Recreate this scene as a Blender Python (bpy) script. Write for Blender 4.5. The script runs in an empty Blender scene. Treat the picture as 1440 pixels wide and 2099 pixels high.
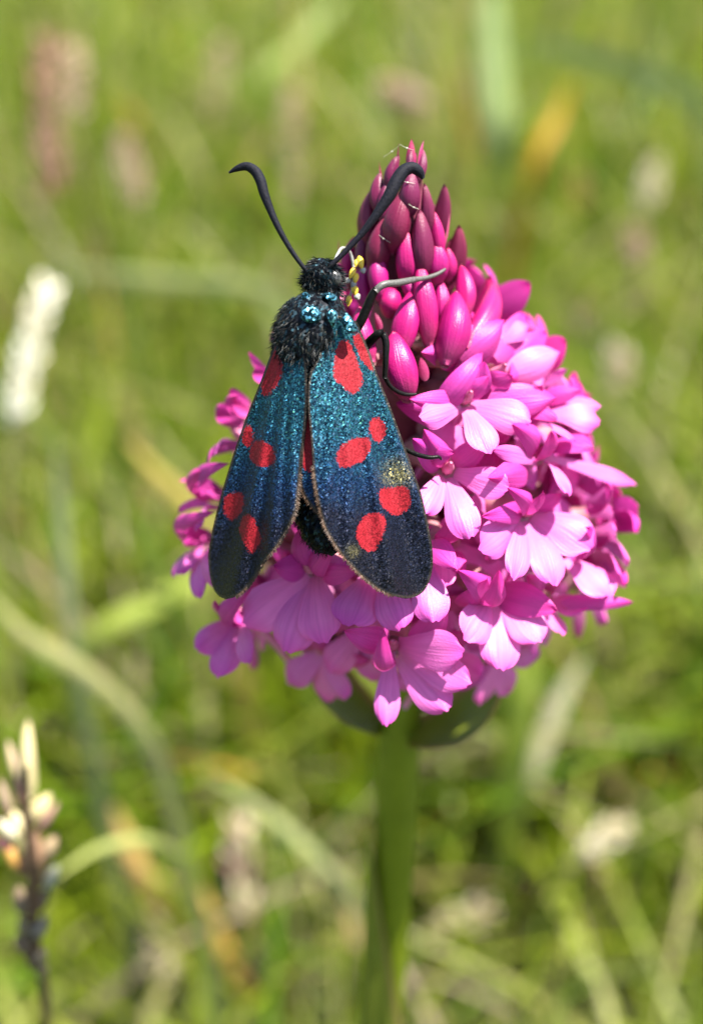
import bpy, math, random
import numpy as np
from mathutils import Matrix, Vector

# ------------------------------------------------------------------ camera, sky, sun, exposure
scene = bpy.context.scene
col = scene.collection
rng = np.random.default_rng(11)
random.seed(11)

TAN = math.tan(math.radians(20.0))          # half vertical field of view
PITCH = math.radians(30.0)                  # camera looks down
FWD = np.array([0, math.cos(PITCH), -math.sin(PITCH)])
UPV = np.array([0, math.sin(PITCH), math.cos(PITCH)])
RGT = np.array([1.0, 0, 0])
AXIS_H = 170.0                              # mm above the ground, middle of the flower spike


def ray(px, py):
    return FWD + (px - 720) / 1049.5 * TAN * RGT + (1049.5 - py) / 1049.5 * TAN * UPV


CAM = np.array([0, 0, AXIS_H]) - 90 * ray(832, 900)     # millimetres


def V(px, py, z):
    return CAM + z * ray(px, py)


FOCUS = 77.6
cam_d = bpy.data.cameras.new("camera")
cam = bpy.data.objects.new("camera", cam_d)
col.objects.link(cam)
cam.location = Vector(CAM * 0.001)
cam.rotation_euler = (math.radians(60.0), 0, 0)
cam_d.sensor_fit = 'VERTICAL'
cam_d.sensor_height = 36.0
cam_d.lens = 18.0 / TAN
cam_d.clip_start = 0.004
cam_d.clip_end = 1000.0
cam_d.dof.use_dof = True
cam_d.dof.focus_distance = FOCUS * 0.001
cam_d.dof.aperture_fstop = cam_d.lens / 2.5   # an opening 2.5 mm across
scene.camera = cam

SUN_DIR = Vector((0.37, -0.03, 0.92)).normalized()
world = bpy.data.worlds.new("World")
scene.world = world
world.use_nodes = True
wn = world.node_tree.nodes
wl = world.node_tree.links
sky = wn.new('ShaderNodeTexSky')
sky.sky_type = 'NISHITA'
sky.sun_disc = False
sky.sun_elevation = math.asin(SUN_DIR.z)
sky.sun_rotation = math.atan2(SUN_DIR.x, SUN_DIR.y)
wn['Background'].inputs['Strength'].default_value = 0.075
wl.new(sky.outputs[0], wn['Background'].inputs['Color'])
sd = bpy.data.lights.new("sun", 'SUN')
sd.energy = 5.0
sd.angle = math.radians(0.53)
sd.color = (1.0, 0.955, 0.88)
so = bpy.data.objects.new("sun", sd)
col.objects.link(so)
so.rotation_euler = SUN_DIR.to_track_quat('Z', 'Y').to_euler()
so.location = (0.3, -0.1, 0.8)

scene.view_settings.view_transform = 'Standard'
scene.view_settings.look = 'None'
scene.view_settings.gamma = 1.0
scene.view_settings.exposure = 1.85
scene.view_settings.use_curve_mapping = False
scene.render.engine = 'CYCLES'
scene.cycles.use_denoising = True
scene.cycles.max_bounces = 10
scene.cycles.diffuse_bounces = 5
scene.cycles.sample_clamp_indirect = 6.0

# ------------------------------------------------------------------ helpers
ORIGIN = {}


def empty(name, loc, parent=None):
    o = bpy.data.objects.new(name, None)
    o.empty_display_size = 0.002
    col.objects.link(o)
    loc = np.asarray(loc, float)
    if parent is not None:
        o.parent = parent
        o.location = Vector((loc - ORIGIN[parent.name]) * 0.001)
    else:
        o.location = Vector(loc * 0.001)
    ORIGIN[o.name] = loc
    return o


def mesh_data(name, verts, faces, mat, attrs=None, smooth=True):
    me = bpy.data.meshes.new(name)
    verts = np.asarray(verts, np.float64)
    if isinstance(faces, np.ndarray):
        nf, k = faces.shape
        me.vertices.add(len(verts))
        me.vertices.foreach_set('co', verts.astype(np.float32).ravel())
        me.loops.add(nf * k)
        me.loops.foreach_set('vertex_index', faces.astype(np.int32).ravel())
        me.polygons.add(nf)
        me.polygons.foreach_set('loop_start', np.arange(0, nf * k, k, dtype=np.int32))
        me.update(calc_edges=True)
    else:
        me.from_pydata(verts.tolist(), [], faces)
    for k_, a in (attrs or {}).items():
        a = np.asarray(a, np.float32)
        if a.ndim == 1:
            at = me.attributes.new(k_, 'FLOAT', 'POINT')
            at.data.foreach_set('value', a)
        else:
            at = me.attributes.new(k_, 'FLOAT_COLOR', 'POINT')
            at.data.foreach_set('color', a.ravel())
    if smooth:
        me.polygons.foreach_set('use_smooth', np.ones(len(me.polygons), dtype=bool))
    me.materials.append(mat)
    me.validate()
    return me


def obj(name, verts, faces, mat, parent=None, attrs=None, smooth=True, origin=None):
    """verts in world millimetres; stored relative to the parent's origin, in metres"""
    o0 = ORIGIN[parent.name] if parent is not None else (np.zeros(3) if origin is None else np.asarray(origin, float))
    me = mesh_data(name, (np.asarray(verts, float) - o0) * 0.001, faces, mat, attrs, smooth)
    o = bpy.data.objects.new(name, me)
    col.objects.link(o)
    if parent is not None:
        o.parent = parent
    else:
        o.location = Vector(o0 * 0.001)
    ORIGIN[o.name] = o0
    return o


def tag(o, label=None, cat=None, group=None, kind=None):
    if label:
        o["label"] = label
    if cat:
        o["category"] = cat
    if group:
        o["group"] = group
    if kind:
        o["kind"] = kind
    return o


def nrm(v):
    v = np.asarray(v, float)
    return v / (np.linalg.norm(v) + 1e-12)


def grid_faces(nu, nv, wrap=False):
    i = np.arange(nu - 1)[:, None]
    j = np.arange(nv if wrap else nv - 1)[None, :]
    j2 = (j + 1) % nv
    f = np.stack([i * nv + j, (i + 1) * nv + j, (i + 1) * nv + j2, i * nv + j2], -1)
    return f.reshape(-1, 4)


def catmull(P, n):
    P = np.asarray(P, float)
    d = np.concatenate([[0], np.cumsum(np.linalg.norm(np.diff(P[:, :3], axis=0), axis=1))])
    t = np.linspace(0, d[-1], n)
    m = np.gradient(P, d, axis=0, edge_order=1)
    k = np.clip(np.searchsorted(d, t, side='right') - 1, 0, len(P) - 2)
    h = (d[k + 1] - d[k])[:, None]
    s = ((t - d[k]) / (d[k + 1] - d[k]))[:, None]
    return ((2 * s**3 - 3 * s**2 + 1) * P[k] + (s**3 - 2 * s**2 + s) * h * m[k]
            + (-2 * s**3 + 3 * s**2) * P[k + 1] + (s**3 - s**2) * h * m[k + 1])


def tube(P, rad, n=24, sides=10, cap=True):
    """smooth tapered tube through points (mm)"""
    Q = catmull(np.column_stack([np.asarray(P, float), np.asarray(rad, float)]), n)
    C, r = Q[:, :3], np.maximum(Q[:, 3], 0.004)
    tg = np.gradient(C, axis=0)
    tg /= np.linalg.norm(tg, axis=1)[:, None] + 1e-12
    ref = np.array([0.31, -0.8, 0.23])
    vs = []
    a0 = None
    for k in range(n):
        a = ref if a0 is None else a0
        a = nrm(a - tg[k] * np.dot(a, tg[k]))
        a0 = a
        b = np.cross(tg[k], a)
        th = np.linspace(0, 2 * math.pi, sides, endpoint=False)
        vs.append(C[k] + r[k] * (np.cos(th)[:, None] * a + np.sin(th)[:, None] * b))
    vs = np.concatenate(vs)
    fs = grid_faces(n, sides, True)[:, ::-1].tolist()
    if cap:
        fs.append(list(range(sides)))
        fs.append(list(range((n - 1) * sides, n * sides))[::-1])
    return vs, fs, np.repeat(np.linspace(0, 1, n), sides)


# ------------------------------------------------------------------ materials
def mat(name):
    m = bpy.data.materials.new(name)
    m.use_nodes = True
    nt = m.node_tree
    b = nt.nodes['Principled BSDF']
    return m, nt, b


def nd(nt, t, **kw):
    n = nt.nodes.new(t)
    for k, v in kw.items():
        setattr(n, k, v)
    return n


def ramp(nt, fac, stops, interp='LINEAR'):
    r = nd(nt, 'ShaderNodeValToRGB')
    r.color_ramp.interpolation = interp
    el = r.color_ramp.elements
    while len(el) > 1:
        el.remove(el[-1])
    el[0].position = stops[0][0]
    el[0].color = (*stops[0][1], 1)
    for p, c in stops[1:]:
        e = el.new(p)
        e.color = (*c, 1)
    nt.links.new(fac, r.inputs[0])
    return r.outputs[0]


def attr(nt, name):
    a = nd(nt, 'ShaderNodeAttribute', attribute_name=name)
    return a


def noise(nt, scale, detail=3.0, rough=0.55, coord='Object'):
    tc = nd(nt, 'ShaderNodeTexCoord')
    n = nd(nt, 'ShaderNodeTexNoise')
    n.inputs['Scale'].default_value = scale
    n.inputs['Detail'].default_value = detail
    n.inputs['Roughness'].default_value = rough
    nt.links.new(tc.outputs[coord], n.inputs['Vector'])
    return n.outputs['Fac']


def mixc(nt, fac, a, b, mode='MIX'):
    m = nd(nt, 'ShaderNodeMix', data_type='RGBA', blend_type=mode)
    for s, v in ((m.inputs[0], fac), (m.inputs[6], a), (m.inputs[7], b)):
        if hasattr(v, 'links'):
            nt.links.new(v, s)
        elif isinstance(v, (int, float)):
            s.default_value = v
        else:
            s.default_value = (*v, 1)
    return m.outputs[2]


def math_(nt, op, a, b=0.0, c=None):
    m = nd(nt, 'ShaderNodeMath', operation=op)
    for s, v in zip(m.inputs, (a, b, c)):
        if v is None:
            continue
        if hasattr(v, 'links'):
            nt.links.new(v, s)
        else:
            s.default_value = v
    return m.outputs[0]


def bump(nt, b, h, strength, dist):
    n = nd(nt, 'ShaderNodeBump')
    n.inputs['Strength'].default_value = strength
    n.inputs['Distance'].default_value = dist
    nt.links.new(h, n.inputs['Height'])
    nt.links.new(n.outputs[0], b.inputs['Normal'])
    return n.outputs[0]


def add_translucent(nt, b, colour, fac, normal=None):
    t = nd(nt, 'ShaderNodeBsdfTranslucent')
    if hasattr(colour, 'links'):
        nt.links.new(colour, t.inputs[0])
    else:
        t.inputs[0].default_value = (*colour, 1)
    mx = nd(nt, 'ShaderNodeMixShader')
    mx.inputs[0].default_value = fac
    nt.links.new(b.outputs[0], mx.inputs[1])
    nt.links.new(t.outputs[0], mx.inputs[2])
    nt.links.new(mx.outputs[0], nt.nodes['Material Output'].inputs[0])


def petal_mat(name, base, mid, tip, trans=0.30, rough=0.45):
    m, nt, b = mat(name)
    tu = attr(nt, 'tu').outputs['Fac']
    c = ramp(nt, tu, [(0.0, base), (0.30, mid), (0.72, mid), (1.0, tip)])
    oi = nd(nt, 'ShaderNodeObjectInfo')
    hs = nd(nt, 'ShaderNodeHueSaturation')
    hv = math_(nt, 'MULTIPLY_ADD', oi.outputs['Random'], 0.022, 0.489)
    nt.links.new(hv, hs.inputs['Hue'])
    vv = math_(nt, 'MULTIPLY_ADD', oi.outputs['Random'], 0.22, 0.86)
    nt.links.new(vv, hs.inputs['Value'])
    nt.links.new(c, hs.inputs['Color'])
    # fine streaks along the petal
    tv = attr(nt, 'tv').outputs['Fac']
    cx = nd(nt, 'ShaderNodeCombineXYZ')
    nt.links.new(math_(nt, 'MULTIPLY', tv, 5.0), cx.inputs[0])
    nt.links.new(math_(nt, 'MULTIPLY', tu, 0.7), cx.inputs[1])
    nt.links.new(math_(nt, 'MULTIPLY', oi.outputs['Random'], 20.0), cx.inputs[2])
    n = nd(nt, 'ShaderNodeTexNoise')
    n.inputs['Scale'].default_value = 1.6
    n.inputs['Detail'].default_value = 4
    nt.links.new(cx.outputs[0], n.inputs['Vector'])
    f = ramp(nt, n.outputs['Fac'], [(0.32, (0.80, 0.70, 0.78)), (0.62, (1.0, 1.0, 1.0))])
    cc = mixc(nt, 0.75, hs.outputs[0], f, 'MULTIPLY')
    nt.links.new(cc, b.inputs['Base Color'])
    b.inputs['Roughness'].default_value = rough
    b.inputs['Specular IOR Level'].default_value = 0.35
    fine = noise(nt, 9000, 2)
    h = math_(nt, 'MULTIPLY_ADD', n.outputs['Fac'], 0.8, math_(nt, 'MULTIPLY', fine, 0.35))
    bump(nt, b, h, 0.5, 0.00012)
    add_translucent(nt, b, cc, trans)
    return m


M = {}
M['petal'] = petal_mat('petal_pink', (0.80, 0.24, 0.55), (0.79, 0.185, 0.555), (0.74, 0.09, 0.46))
M['sepal'] = petal_mat('sepal_pink', (0.62, 0.09, 0.36), (0.62, 0.058, 0.36), (0.58, 0.016, 0.25))
M['bud'] = petal_mat('bud_magenta', (0.42, 0.05, 0.15), (0.41, 0.008, 0.14), (0.43, 0.006, 0.10), 0.12, 0.38)
M['topbud'] = petal_mat('bud_crimson', (0.115, 0.007, 0.036), (0.155, 0.010, 0.050), (0.20, 0.026, 0.06), 0.10, 0.42)
M['bract'] = petal_mat('bract_rose', (0.36, 0.06, 0.13), (0.38, 0.03, 0.12), (0.32, 0.03, 0.10), 0.25, 0.45)


def simple(name, c1, c2, scale=900, rough=0.5, trans=0.0, bstr=0.3, metal=0.0, bd=0.0001):
    m, nt, b = mat(name)
    n = noise(nt, scale, 4)
    c = ramp(nt, n, [(0.3, c1), (0.7, c2)])
    nt.links.new(c, b.inputs['Base Color'])
    b.inputs['Roughness'].default_value = rough
    b.inputs['Metallic'].default_value = metal
    if c2[0] < .02:
        b.inputs['Specular IOR Level'].default_value = 0.14
    if bstr:
        bump(nt, b, n, bstr, bd)
    if trans:
        add_translucent(nt, b, c, trans)
    return m


def leaf_mat(name, inner, outer, edge, trans):
    m, nt, b = mat(name)
    tv = attr(nt, 'tv').outputs['Fac']
    a = math_(nt, 'ABSOLUTE', tv)
    n = noise(nt, 500, 4)
    g = ramp(nt, n, [(0.3, inner), (0.7, outer)])
    e = ramp(nt, a, [(0.72, (0, 0, 0)), (0.95, (1, 1, 1))])
    c = mixc(nt, e, g, edge)
    nt.links.new(c, b.inputs['Base Color'])
    b.inputs['Roughness'].default_value = 0.42
    stripes = nd(nt, 'ShaderNodeMath', operation='SINE')
    nt.links.new(math_(nt, 'MULTIPLY', tv, 34.0), stripes.inputs[0])
    bump(nt, b, stripes.outputs[0], 0.25, 0.0001)
    add_translucent(nt, b, c, trans)
    return m


M['stem'] = simple('stem_green', (0.125, 0.165, 0.004), (0.165, 0.21, 0.007), 350, 0.42, 0.15, 0.2)
M['sheath'] = leaf_mat('sheath_green', (0.16, 0.19, 0.018), (0.20, 0.235, 0.03), (0.22, 0.16, 0.05), 0.28)
M['leafbract'] = leaf_mat('bract_green', (0.12, 0.15, 0.012), (0.17, 0.20, 0.02), (0.28, 0.14, 0.07), 0.32)
M['ovary'] = simple('ovary_pink', (0.40, 0.16, 0.16), (0.52, 0.26, 0.30), 800, 0.45, 0.2, 0.3)
M['axis'] = simple('axis_crimson', (0.16, 0.02, 0.05), (0.24, 0.05, 0.09), 900, 0.5, 0.1, 0.3)
M['silk'] = simple('silk_thread', (0.55, 0.52, 0.42), (0.70, 0.68, 0.58), 900, 0.35, 0.3, 0)
M['spur'] = simple('spur_pink', (0.72, 0.20, 0.50), (0.80, 0.34, 0.62), 900, 0.4, 0.35, 0.1)
M['column'] = simple('column_pale', (0.76, 0.30, 0.50), (0.50, 0.10, 0.18), 2500, 0.6, 0.3, 0.2)
M['brown'] = simple('anther_brown', (0.28, 0.07, 0.03), (0.42, 0.16, 0.05), 4000, 0.45, 0, 0.3)
M['yellow'] = simple('pollinia_yellow', (0.62, 0.38, 0.02), (0.78, 0.56, 0.05), 5000, 0.45, 0.1, 0.6)
M['grey'] = simple('pollinia_grey', (0.20, 0.20, 0.18), (0.34, 0.33, 0.30), 5000, 0.5, 0, 0.6)


# wing: iridescent scales with red spots
def wing_mat():
    m, nt, b = mat('wing_scales')
    tc = nd(nt, 'ShaderNodeTexCoord')
    along = attr(nt, 'along').outputs['Fac']
    spot = attr(nt, 'spot').outputs['Fac']
    edge = attr(nt, 'edge').outputs['Fac']
    pale = attr(nt, 'pale').outputs['Fac']
    vo = nd(nt, 'ShaderNodeTexVoronoi')
    vo.inputs['Scale'].default_value = 14500
    nt.links.new(tc.outputs['Object'], vo.inputs['Vector'])
    vs = nd(nt, 'ShaderNodeSeparateColor')
    nt.links.new(vo.outputs['Color'], vs.inputs[0])
    n1 = noise(nt, 330, 3)
    base = ramp(nt, math_(nt, 'ADD', along, math_(nt, 'MULTIPLY_ADD', n1, 0.35, -0.175)),
                [(0.0, (0.013, 0.055, 0.070)), (0.36, (0.012, 0.058, 0.082)), (0.56, (0.008, 0.027, 0.068)),
                 (0.75, (0.009, 0.010, 0.022)), (1.0, (0.007, 0.006, 0.011))])
    # scale to scale colour: black gaps, teal, cyan, violet, a few gold
    sc = ramp(nt, vs.outputs[0], [(0.0, (0.10, 0.10, 0.16)), (0.30, (0.45, 0.50, 0.70)), (0.55, (0.85, 0.9, 0.95)),
                                  (0.80, (0.9, 1.35, 1.25)), (0.92, (1.9, 2.2, 2.4)), (0.96, (3.4, 2.7, 1.4)), (1.0, (2.0, 2.8, 3.6))])
    cc = mixc(nt, 1.0, base, sc, 'MULTIPLY')
    # olive rubbed patch
    cc = mixc(nt, math_(nt, 'MULTIPLY', pale, vs.outputs[2]), cc, (0.30, 0.25, 0.08))
    # red spots with ragged edges
    n2 = noise(nt, 5200, 3)
    s2 = math_(nt, 'ADD', spot, math_(nt, 'MULTIPLY_ADD', n2, 0.34, -0.17))
    s2 = math_(nt, 'ADD', s2, math_(nt, 'MULTIPLY_ADD', vs.outputs[1], 0.12, -0.06))
    sf = ramp(nt, math_(nt, 'ADD', s2, 0.5), [(0.475, (1, 1, 1)), (0.525, (0, 0, 0))])
    red = ramp(nt, vs.outputs[2], [(0.0, (0.15, 0.0003, 0.004)), (0.6, (0.215, 0.0008, 0.008)), (1.0, (0.28, 0.005, 0.013))])
    cc = mixc(nt, sf, cc, red)
    # dark outer margin
    ef = ramp(nt, math_(nt, 'ADD', edge, math_(nt, 'MULTIPLY', n2, 0.05)), [(0.10, (1, 1, 1)), (0.20, (0, 0, 0))])
    cc = mixc(nt, ef, cc, (0.035, 0.028, 0.022))
    nt.links.new(cc, b.inputs['Base Color'])
    # sheen of the scales
    mt = math_(nt, 'SUBTRACT', 0.80, math_(nt, 'MULTIPLY', along, 0.30))
    sfv = nd(nt, 'ShaderNodeRGBToBW')
    nt.links.new(sf, sfv.inputs[0])
    mt = math_(nt, 'MULTIPLY', mt, math_(nt, 'SUBTRACT', 1.0, sfv.outputs[0]))
    nt.links.new(mt, b.inputs['Metallic'])
    ro = math_(nt, 'MULTIPLY_ADD', vs.outputs[1], 0.18, 0.36)
    ro = math_(nt, 'MULTIPLY_ADD', sfv.outputs[0], 0.25, ro)
    nt.links.new(ro, b.inputs['Roughness'])
    b.inputs['Specular IOR Level'].default_value = 0.3
    # each scale tilts its own way
    vec = nd(nt, 'ShaderNodeVectorMath', operation='SUBTRACT')
    nt.links.new(vo.outputs['Color'], vec.inputs[0])
    vec.inputs[1].default_value = (0.5, 0.5, 0.5)
    sc2 = nd(nt, 'ShaderNodeVectorMath', operation='SCALE')
    nt.links.new(vec.outputs[0], sc2.inputs[0])
    nt.links.new(math_(nt, 'MULTIPLY_ADD', sfv.outputs[0], -0.35, 0.62), sc2.inputs['Scale'])
    ge = nd(nt, 'ShaderNodeNewGeometry')
    ad = nd(nt, 'ShaderNodeVectorMath', operation='ADD')
    nt.links.new(ge.outputs['Normal'], ad.inputs[0])
    nt.links.new(sc2.outputs[0], ad.inputs[1])
    no = nd(nt, 'ShaderNodeVectorMath', operation='NORMALIZE')
    nt.links.new(ad.outputs[0], no.inputs[0])
    bm = nd(nt, 'ShaderNodeBump')
    bm.inputs['Strength'].default_value = 0.35
    bm.inputs['Distance'].default_value = 0.00006
    nt.links.new(n2, bm.inputs['Height'])
    nt.links.new(no.outputs[0], bm.inputs['Normal'])
    nt.links.new(bm.outputs[0], b.inputs['Normal'])
    return m


M['wing'] = wing_mat()


def glitter(name, dark, bright, scale, rough=0.3, amount=0.6):
    m, nt, b = mat(name)
    tc = nd(nt, 'ShaderNodeTexCoord')
    vo = nd(nt, 'ShaderNodeTexVoronoi')
    vo.inputs['Scale'].default_value = scale
    nt.links.new(tc.outputs['Object'], vo.inputs['Vector'])
    vs = nd(nt, 'ShaderNodeSeparateColor')
    nt.links.new(vo.outputs['Color'], vs.inputs[0])
    c = ramp(nt, vs.outputs[0], [(0.0, dark), (1 - amount, dark), (1.0, bright)])
    nt.links.new(c, b.inputs['Base Color'])
    b.inputs['Metallic'].default_value = 0.8
    b.inputs['Roughness'].default_value = rough
    vec = nd(nt, 'ShaderNodeVectorMath', operation='SUBTRACT')
    nt.links.new(vo.outputs['Color'], vec.inputs[0])
    vec.inputs[1].default_value = (0.5, 0.5, 0.5)
    sc2 = nd(nt, 'ShaderNodeVectorMath', operation='SCALE')
    nt.links.new(vec.outputs[0], sc2.inputs[0])
    sc2.inputs['Scale'].default_value = 0.9
    ge = nd(nt, 'ShaderNodeNewGeometry')
    ad = nd(nt, 'ShaderNodeVectorMath', operation='ADD')
    nt.links.new(ge.outputs['Normal'], ad.inputs[0])
    nt.links.new(sc2.outputs[0], ad.inputs[1])
    no = nd(nt, 'ShaderNodeVectorMath', operation='NORMALIZE')
    nt.links.new(ad.outputs[0], no.inputs[0])
    nt.links.new(no.outputs[0], b.inputs['Normal'])
    return m


M['tegula'] = glitter('scale_blue_green', (0.006, 0.03, 0.04), (0.16, 0.50, 0.66), 8500, 0.36, 0.5)
M['body'] = glitter('body_black', (0.006, 0.007, 0.010), (0.03, 0.07, 0.09), 6500, 0.5, 0.25)
M['antenna'] = simple('antenna_black', (0.003, 0.003, 0.005), (0.009, 0.009, 0.015), 9000, 0.65, 0, 0.9, 0, 0.00005)
M['leg'] = simple('leg_black', (0.003, 0.003, 0.003), (0.009, 0.008, 0.007), 7000, 0.38, 0, 0.6, 0, 0.00004)
M['leggrey'] = simple('leg_grey', (0.05, 0.047, 0.042), (0.10, 0.095, 0.085), 7000, 0.5, 0, 0.6, 0, 0.00004)
M['eye'] = simple('eye_grey', (0.03, 0.03, 0.03), (0.075, 0.075, 0.07), 14000, 0.22, 0, 0.4, 0, 0.00003)
M['hind'] = simple('hindwing_red', (0.28, 0.001, 0.006), (0.40, 0.004, 0.014), 6000, 0.5, 0.15, 0.5, 0, 0.00006)
M['fringe'] = simple('fringe_brown', (0.022, 0.012, 0.007), (0.11, 0.055, 0.025), 3000, 0.6, 0, 0)


def fur_mat():
    m, nt, b = mat('fur_black')
    r = attr(nt, 'rnd').outputs['Fac']
    c = ramp(nt, r, [(0.0, (0.0012, 0.0012, 0.0014)), (0.60, (0.0014, 0.0022, 0.0028)), (0.87, (0.003, 0.016, 0.022)),
                     (0.95, (0.03, 0.026, 0.016)), (1.0, (0.06, 0.06, 0.05))])
    nt.links.new(c, b.inputs['Base Color'])
    b.inputs['Roughness'].default_value = 0.45
    b.inputs['Specular IOR Level'].default_value = 0.14
    return m


M['fur'] = fur_mat()


def grass_mat(name, trans=0.45, rough=0.42):
    m, nt, b = mat(name)
    a = attr(nt, 'col')
    n = noise(nt, 60, 3)
    f = ramp(nt, n, [(0.3, (0.82, 0.84, 0.80)), (0.7, (1.12, 1.10, 1.05))])
    c = mixc(nt, 1.0, a.outputs['Color'], f, 'MULTIPLY')
    nt.links.new(c, b.inputs['Base Color'])
    b.inputs['Roughness'].default_value = rough
    b.inputs['Specular IOR Level'].default_value = 0.2
    add_translucent(nt, b, c, trans)
    return m


M['grass'] = grass_mat('grass_blades')
M['dry'] = grass_mat('dry_stalks', 0.2, 0.6)
M['soil'] = simple('meadow_soil', (0.035, 0.045, 0.012), (0.07, 0.085, 0.022), 40, 0.9, 0, 0.6, 0, 0.006)

# ------------------------------------------------------------------ ground and grass
g = obj('ground', [(-400000, -400000, 0), (400000, -400000, 0), (400000, 400000, 0), (-400000, 400000, 0)],
        [[0, 1, 2, 3]], M['soil'], smooth=False)
tag(g, 'mossy soil of the meadow below the grass', 'ground', kind='structure')


def blades(roots, hgt, width, lean_dir, lean, cols, nseg=5):
    """ribbons that taper and droop; all mm"""
    n = len(roots)
    u = np.linspace(0, 1, nseg + 1)
    L = hgt[:, None]
    out = lean[:, None] * L * (u[None] ** 2.0)
    up = L * (u[None] - 0.30 * np.clip(lean[:, None], 0, 1.4) * u[None] ** 2.4)
    C = roots[:, None, :] + np.stack([np.cos(lean_dir)[:, None] * out, np.sin(lean_dir)[:, None] * out, up], -1)
    tw = lean_dir + math.pi / 2 + rng.normal(0, 0.5, n)
    twist = tw[:, None] + rng.normal(0, 0.6, n)[:, None] * u[None]
    hw = 0.5 * width[:, None] * np.minimum(1.0, 0.55 + u[None] * 1.6) * (1 - u[None] ** 2.6)
    S = np.stack([np.cos(twist), np.sin(twist), np.zeros_like(twist)], -1) * hw[..., None]
    Vv = np.stack([C - S, C + S], 2).reshape(n * (nseg + 1) * 2, 3)
    base = (np.arange(n) * (nseg + 1) * 2)[:, None]
    k = np.arange(nseg)[None] * 2
    q = np.stack([base + k, base + k + 1, base + k + 3, base + k + 2], -1).reshape(-1, 4)
    cc = np.repeat(cols, (nseg + 1) * 2, axis=0)
    cc = np.column_stack([cc, np.ones(len(cc))])
    return Vv, q, cc


PAL = np.array([(0.150, 0.220, 0.008), (0.195, 0.255, 0.010), (0.235, 0.290, 0.018), (0.100, 0.190, 0.012),
                (0.080, 0.145, 0.022), (0.265, 0.305, 0.045), (0.290, 0.295, 0.080),
                (0.38, 0.34, 0.16), (0.42, 0.30, 0.14), (0.30, 0.24, 0.16), (0.46, 0.24, 0.05)])
PW = np.array([18, 18, 14, 13, 8, 12, 10, 7.5, 3, 3.5, 0.7])
PW = PW / PW.sum()


def grass_field():
    R_, H_, W_, D_, L_, C_ = [], [], [], [], [], []

    def patch(n, y0, y1, hmin, hmax, wmin, wmax, spread, side):
        y = rng.uniform(y0, y1, n)
        x = CAM[0] + rng.uniform(-1, 1, n) * (side + (y - CAM[1]) * spread)
        R_.append(np.column_stack([x, y, np.full(n, -1.0)]))
        H_.append(rng.uniform(hmin, hmax, n) * (0.75 + 0.5 * rng.random(n)))
        W_.append(rng.uniform(wmin, wmax, n))
        D_.append(rng.uniform(0, 2 * math.pi, n))
        L_.append(np.abs(rng.normal(0.55, 0.45, n)))
        C_.append(0.89 * PAL[rng.choice(len(PAL), n, p=PW)] * rng.uniform(0.8, 1.2, n)[:, None])

    patch(5200, -160, 120, 25, 60, 0.9, 2.4, 0.5, 110)
    patch(12200, 120, 420, 40, 88, 1.2, 4.0, 0.58, 120)
    patch(15500, 420, 950, 50, 118, 1.4, 4.4, 0.62, 130)
    patch(17000, 950, 2300, 60, 130, 1.6, 4.6, 0.75, 160)
    patch(12000, 2300, 5600, 70, 150, 3.5, 8.5, 0.75, 160)
    R1 = np.concatenate(R_)
    H1, W1, D1, L1, C1 = (np.concatenate(a) for a in (H_, W_, D_, L_, C_))
    # soft meadow-scale variation: paler and greener patches
    ph = np.sin(R1[:, 0] / 70 + 1.3) * np.cos(R1[:, 1] / 95 + 0.4) + np.sin(R1[:, 0] / 31 + R1[:, 1] / 43)
    C1 = C1 * (1 + 0.10 * ph[:, None])
    keep = np.hypot(R1[:, 0], R1[:, 1]) > 7
    H1 = np.where((R1[:, 1] < 60), np.minimum(H1, 62), H1)
    Vv, q, cc = blades(R1[keep], H1[keep], W1[keep], D1[keep], L1[keep], C1[keep])
    o = obj('grass', Vv, q, M['grass'], attrs={'col': cc})
    tag(o, 'fresh green meadow grass mixed with a few straw blades', 'grass', kind='stuff')


grass_field()

# ------------------------------------------------------------------ the spike's envelope
RH = [-24, -21, -19, -16, -12.7, -7.3, -3.6, 2.4, 7, 10, 11.5, 14.5, 17.4, 19.1]
RR = [2, 8.5, 12, 14.2, 15.2, 15.1, 14.5, 12, 8.5, 5.4, 3.6, 2.5, 1.3, .3]
ZS = np.arange(64, 122, 0.1)


def surf(px, py, k=1.0):
    """point where the pixel's ray meets the envelope scaled by k (or passes closest to it)"""
    P = CAM + ZS[:, None] * ray(px, py)[None]
    e = np.hypot(P[:, 0], P[:, 1]) / np.maximum(np.interp(P[:, 2] - AXIS_H, RH, RR, left=.05, right=.05), .05)
    hit = np.nonzero(e <= k)[0]
    i = hit[0] if len(hit) else int(np.argmin(e))
    return P[i]


def outward(p, lift=0.25):
    v = np.array([p[0], p[1], 0.0])
    n = np.linalg.norm(v)
    v = v / n if n > 0.3 else np.array([0, -1.0, 0])
    return nrm(v + np.array([0, 0, lift]))


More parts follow.
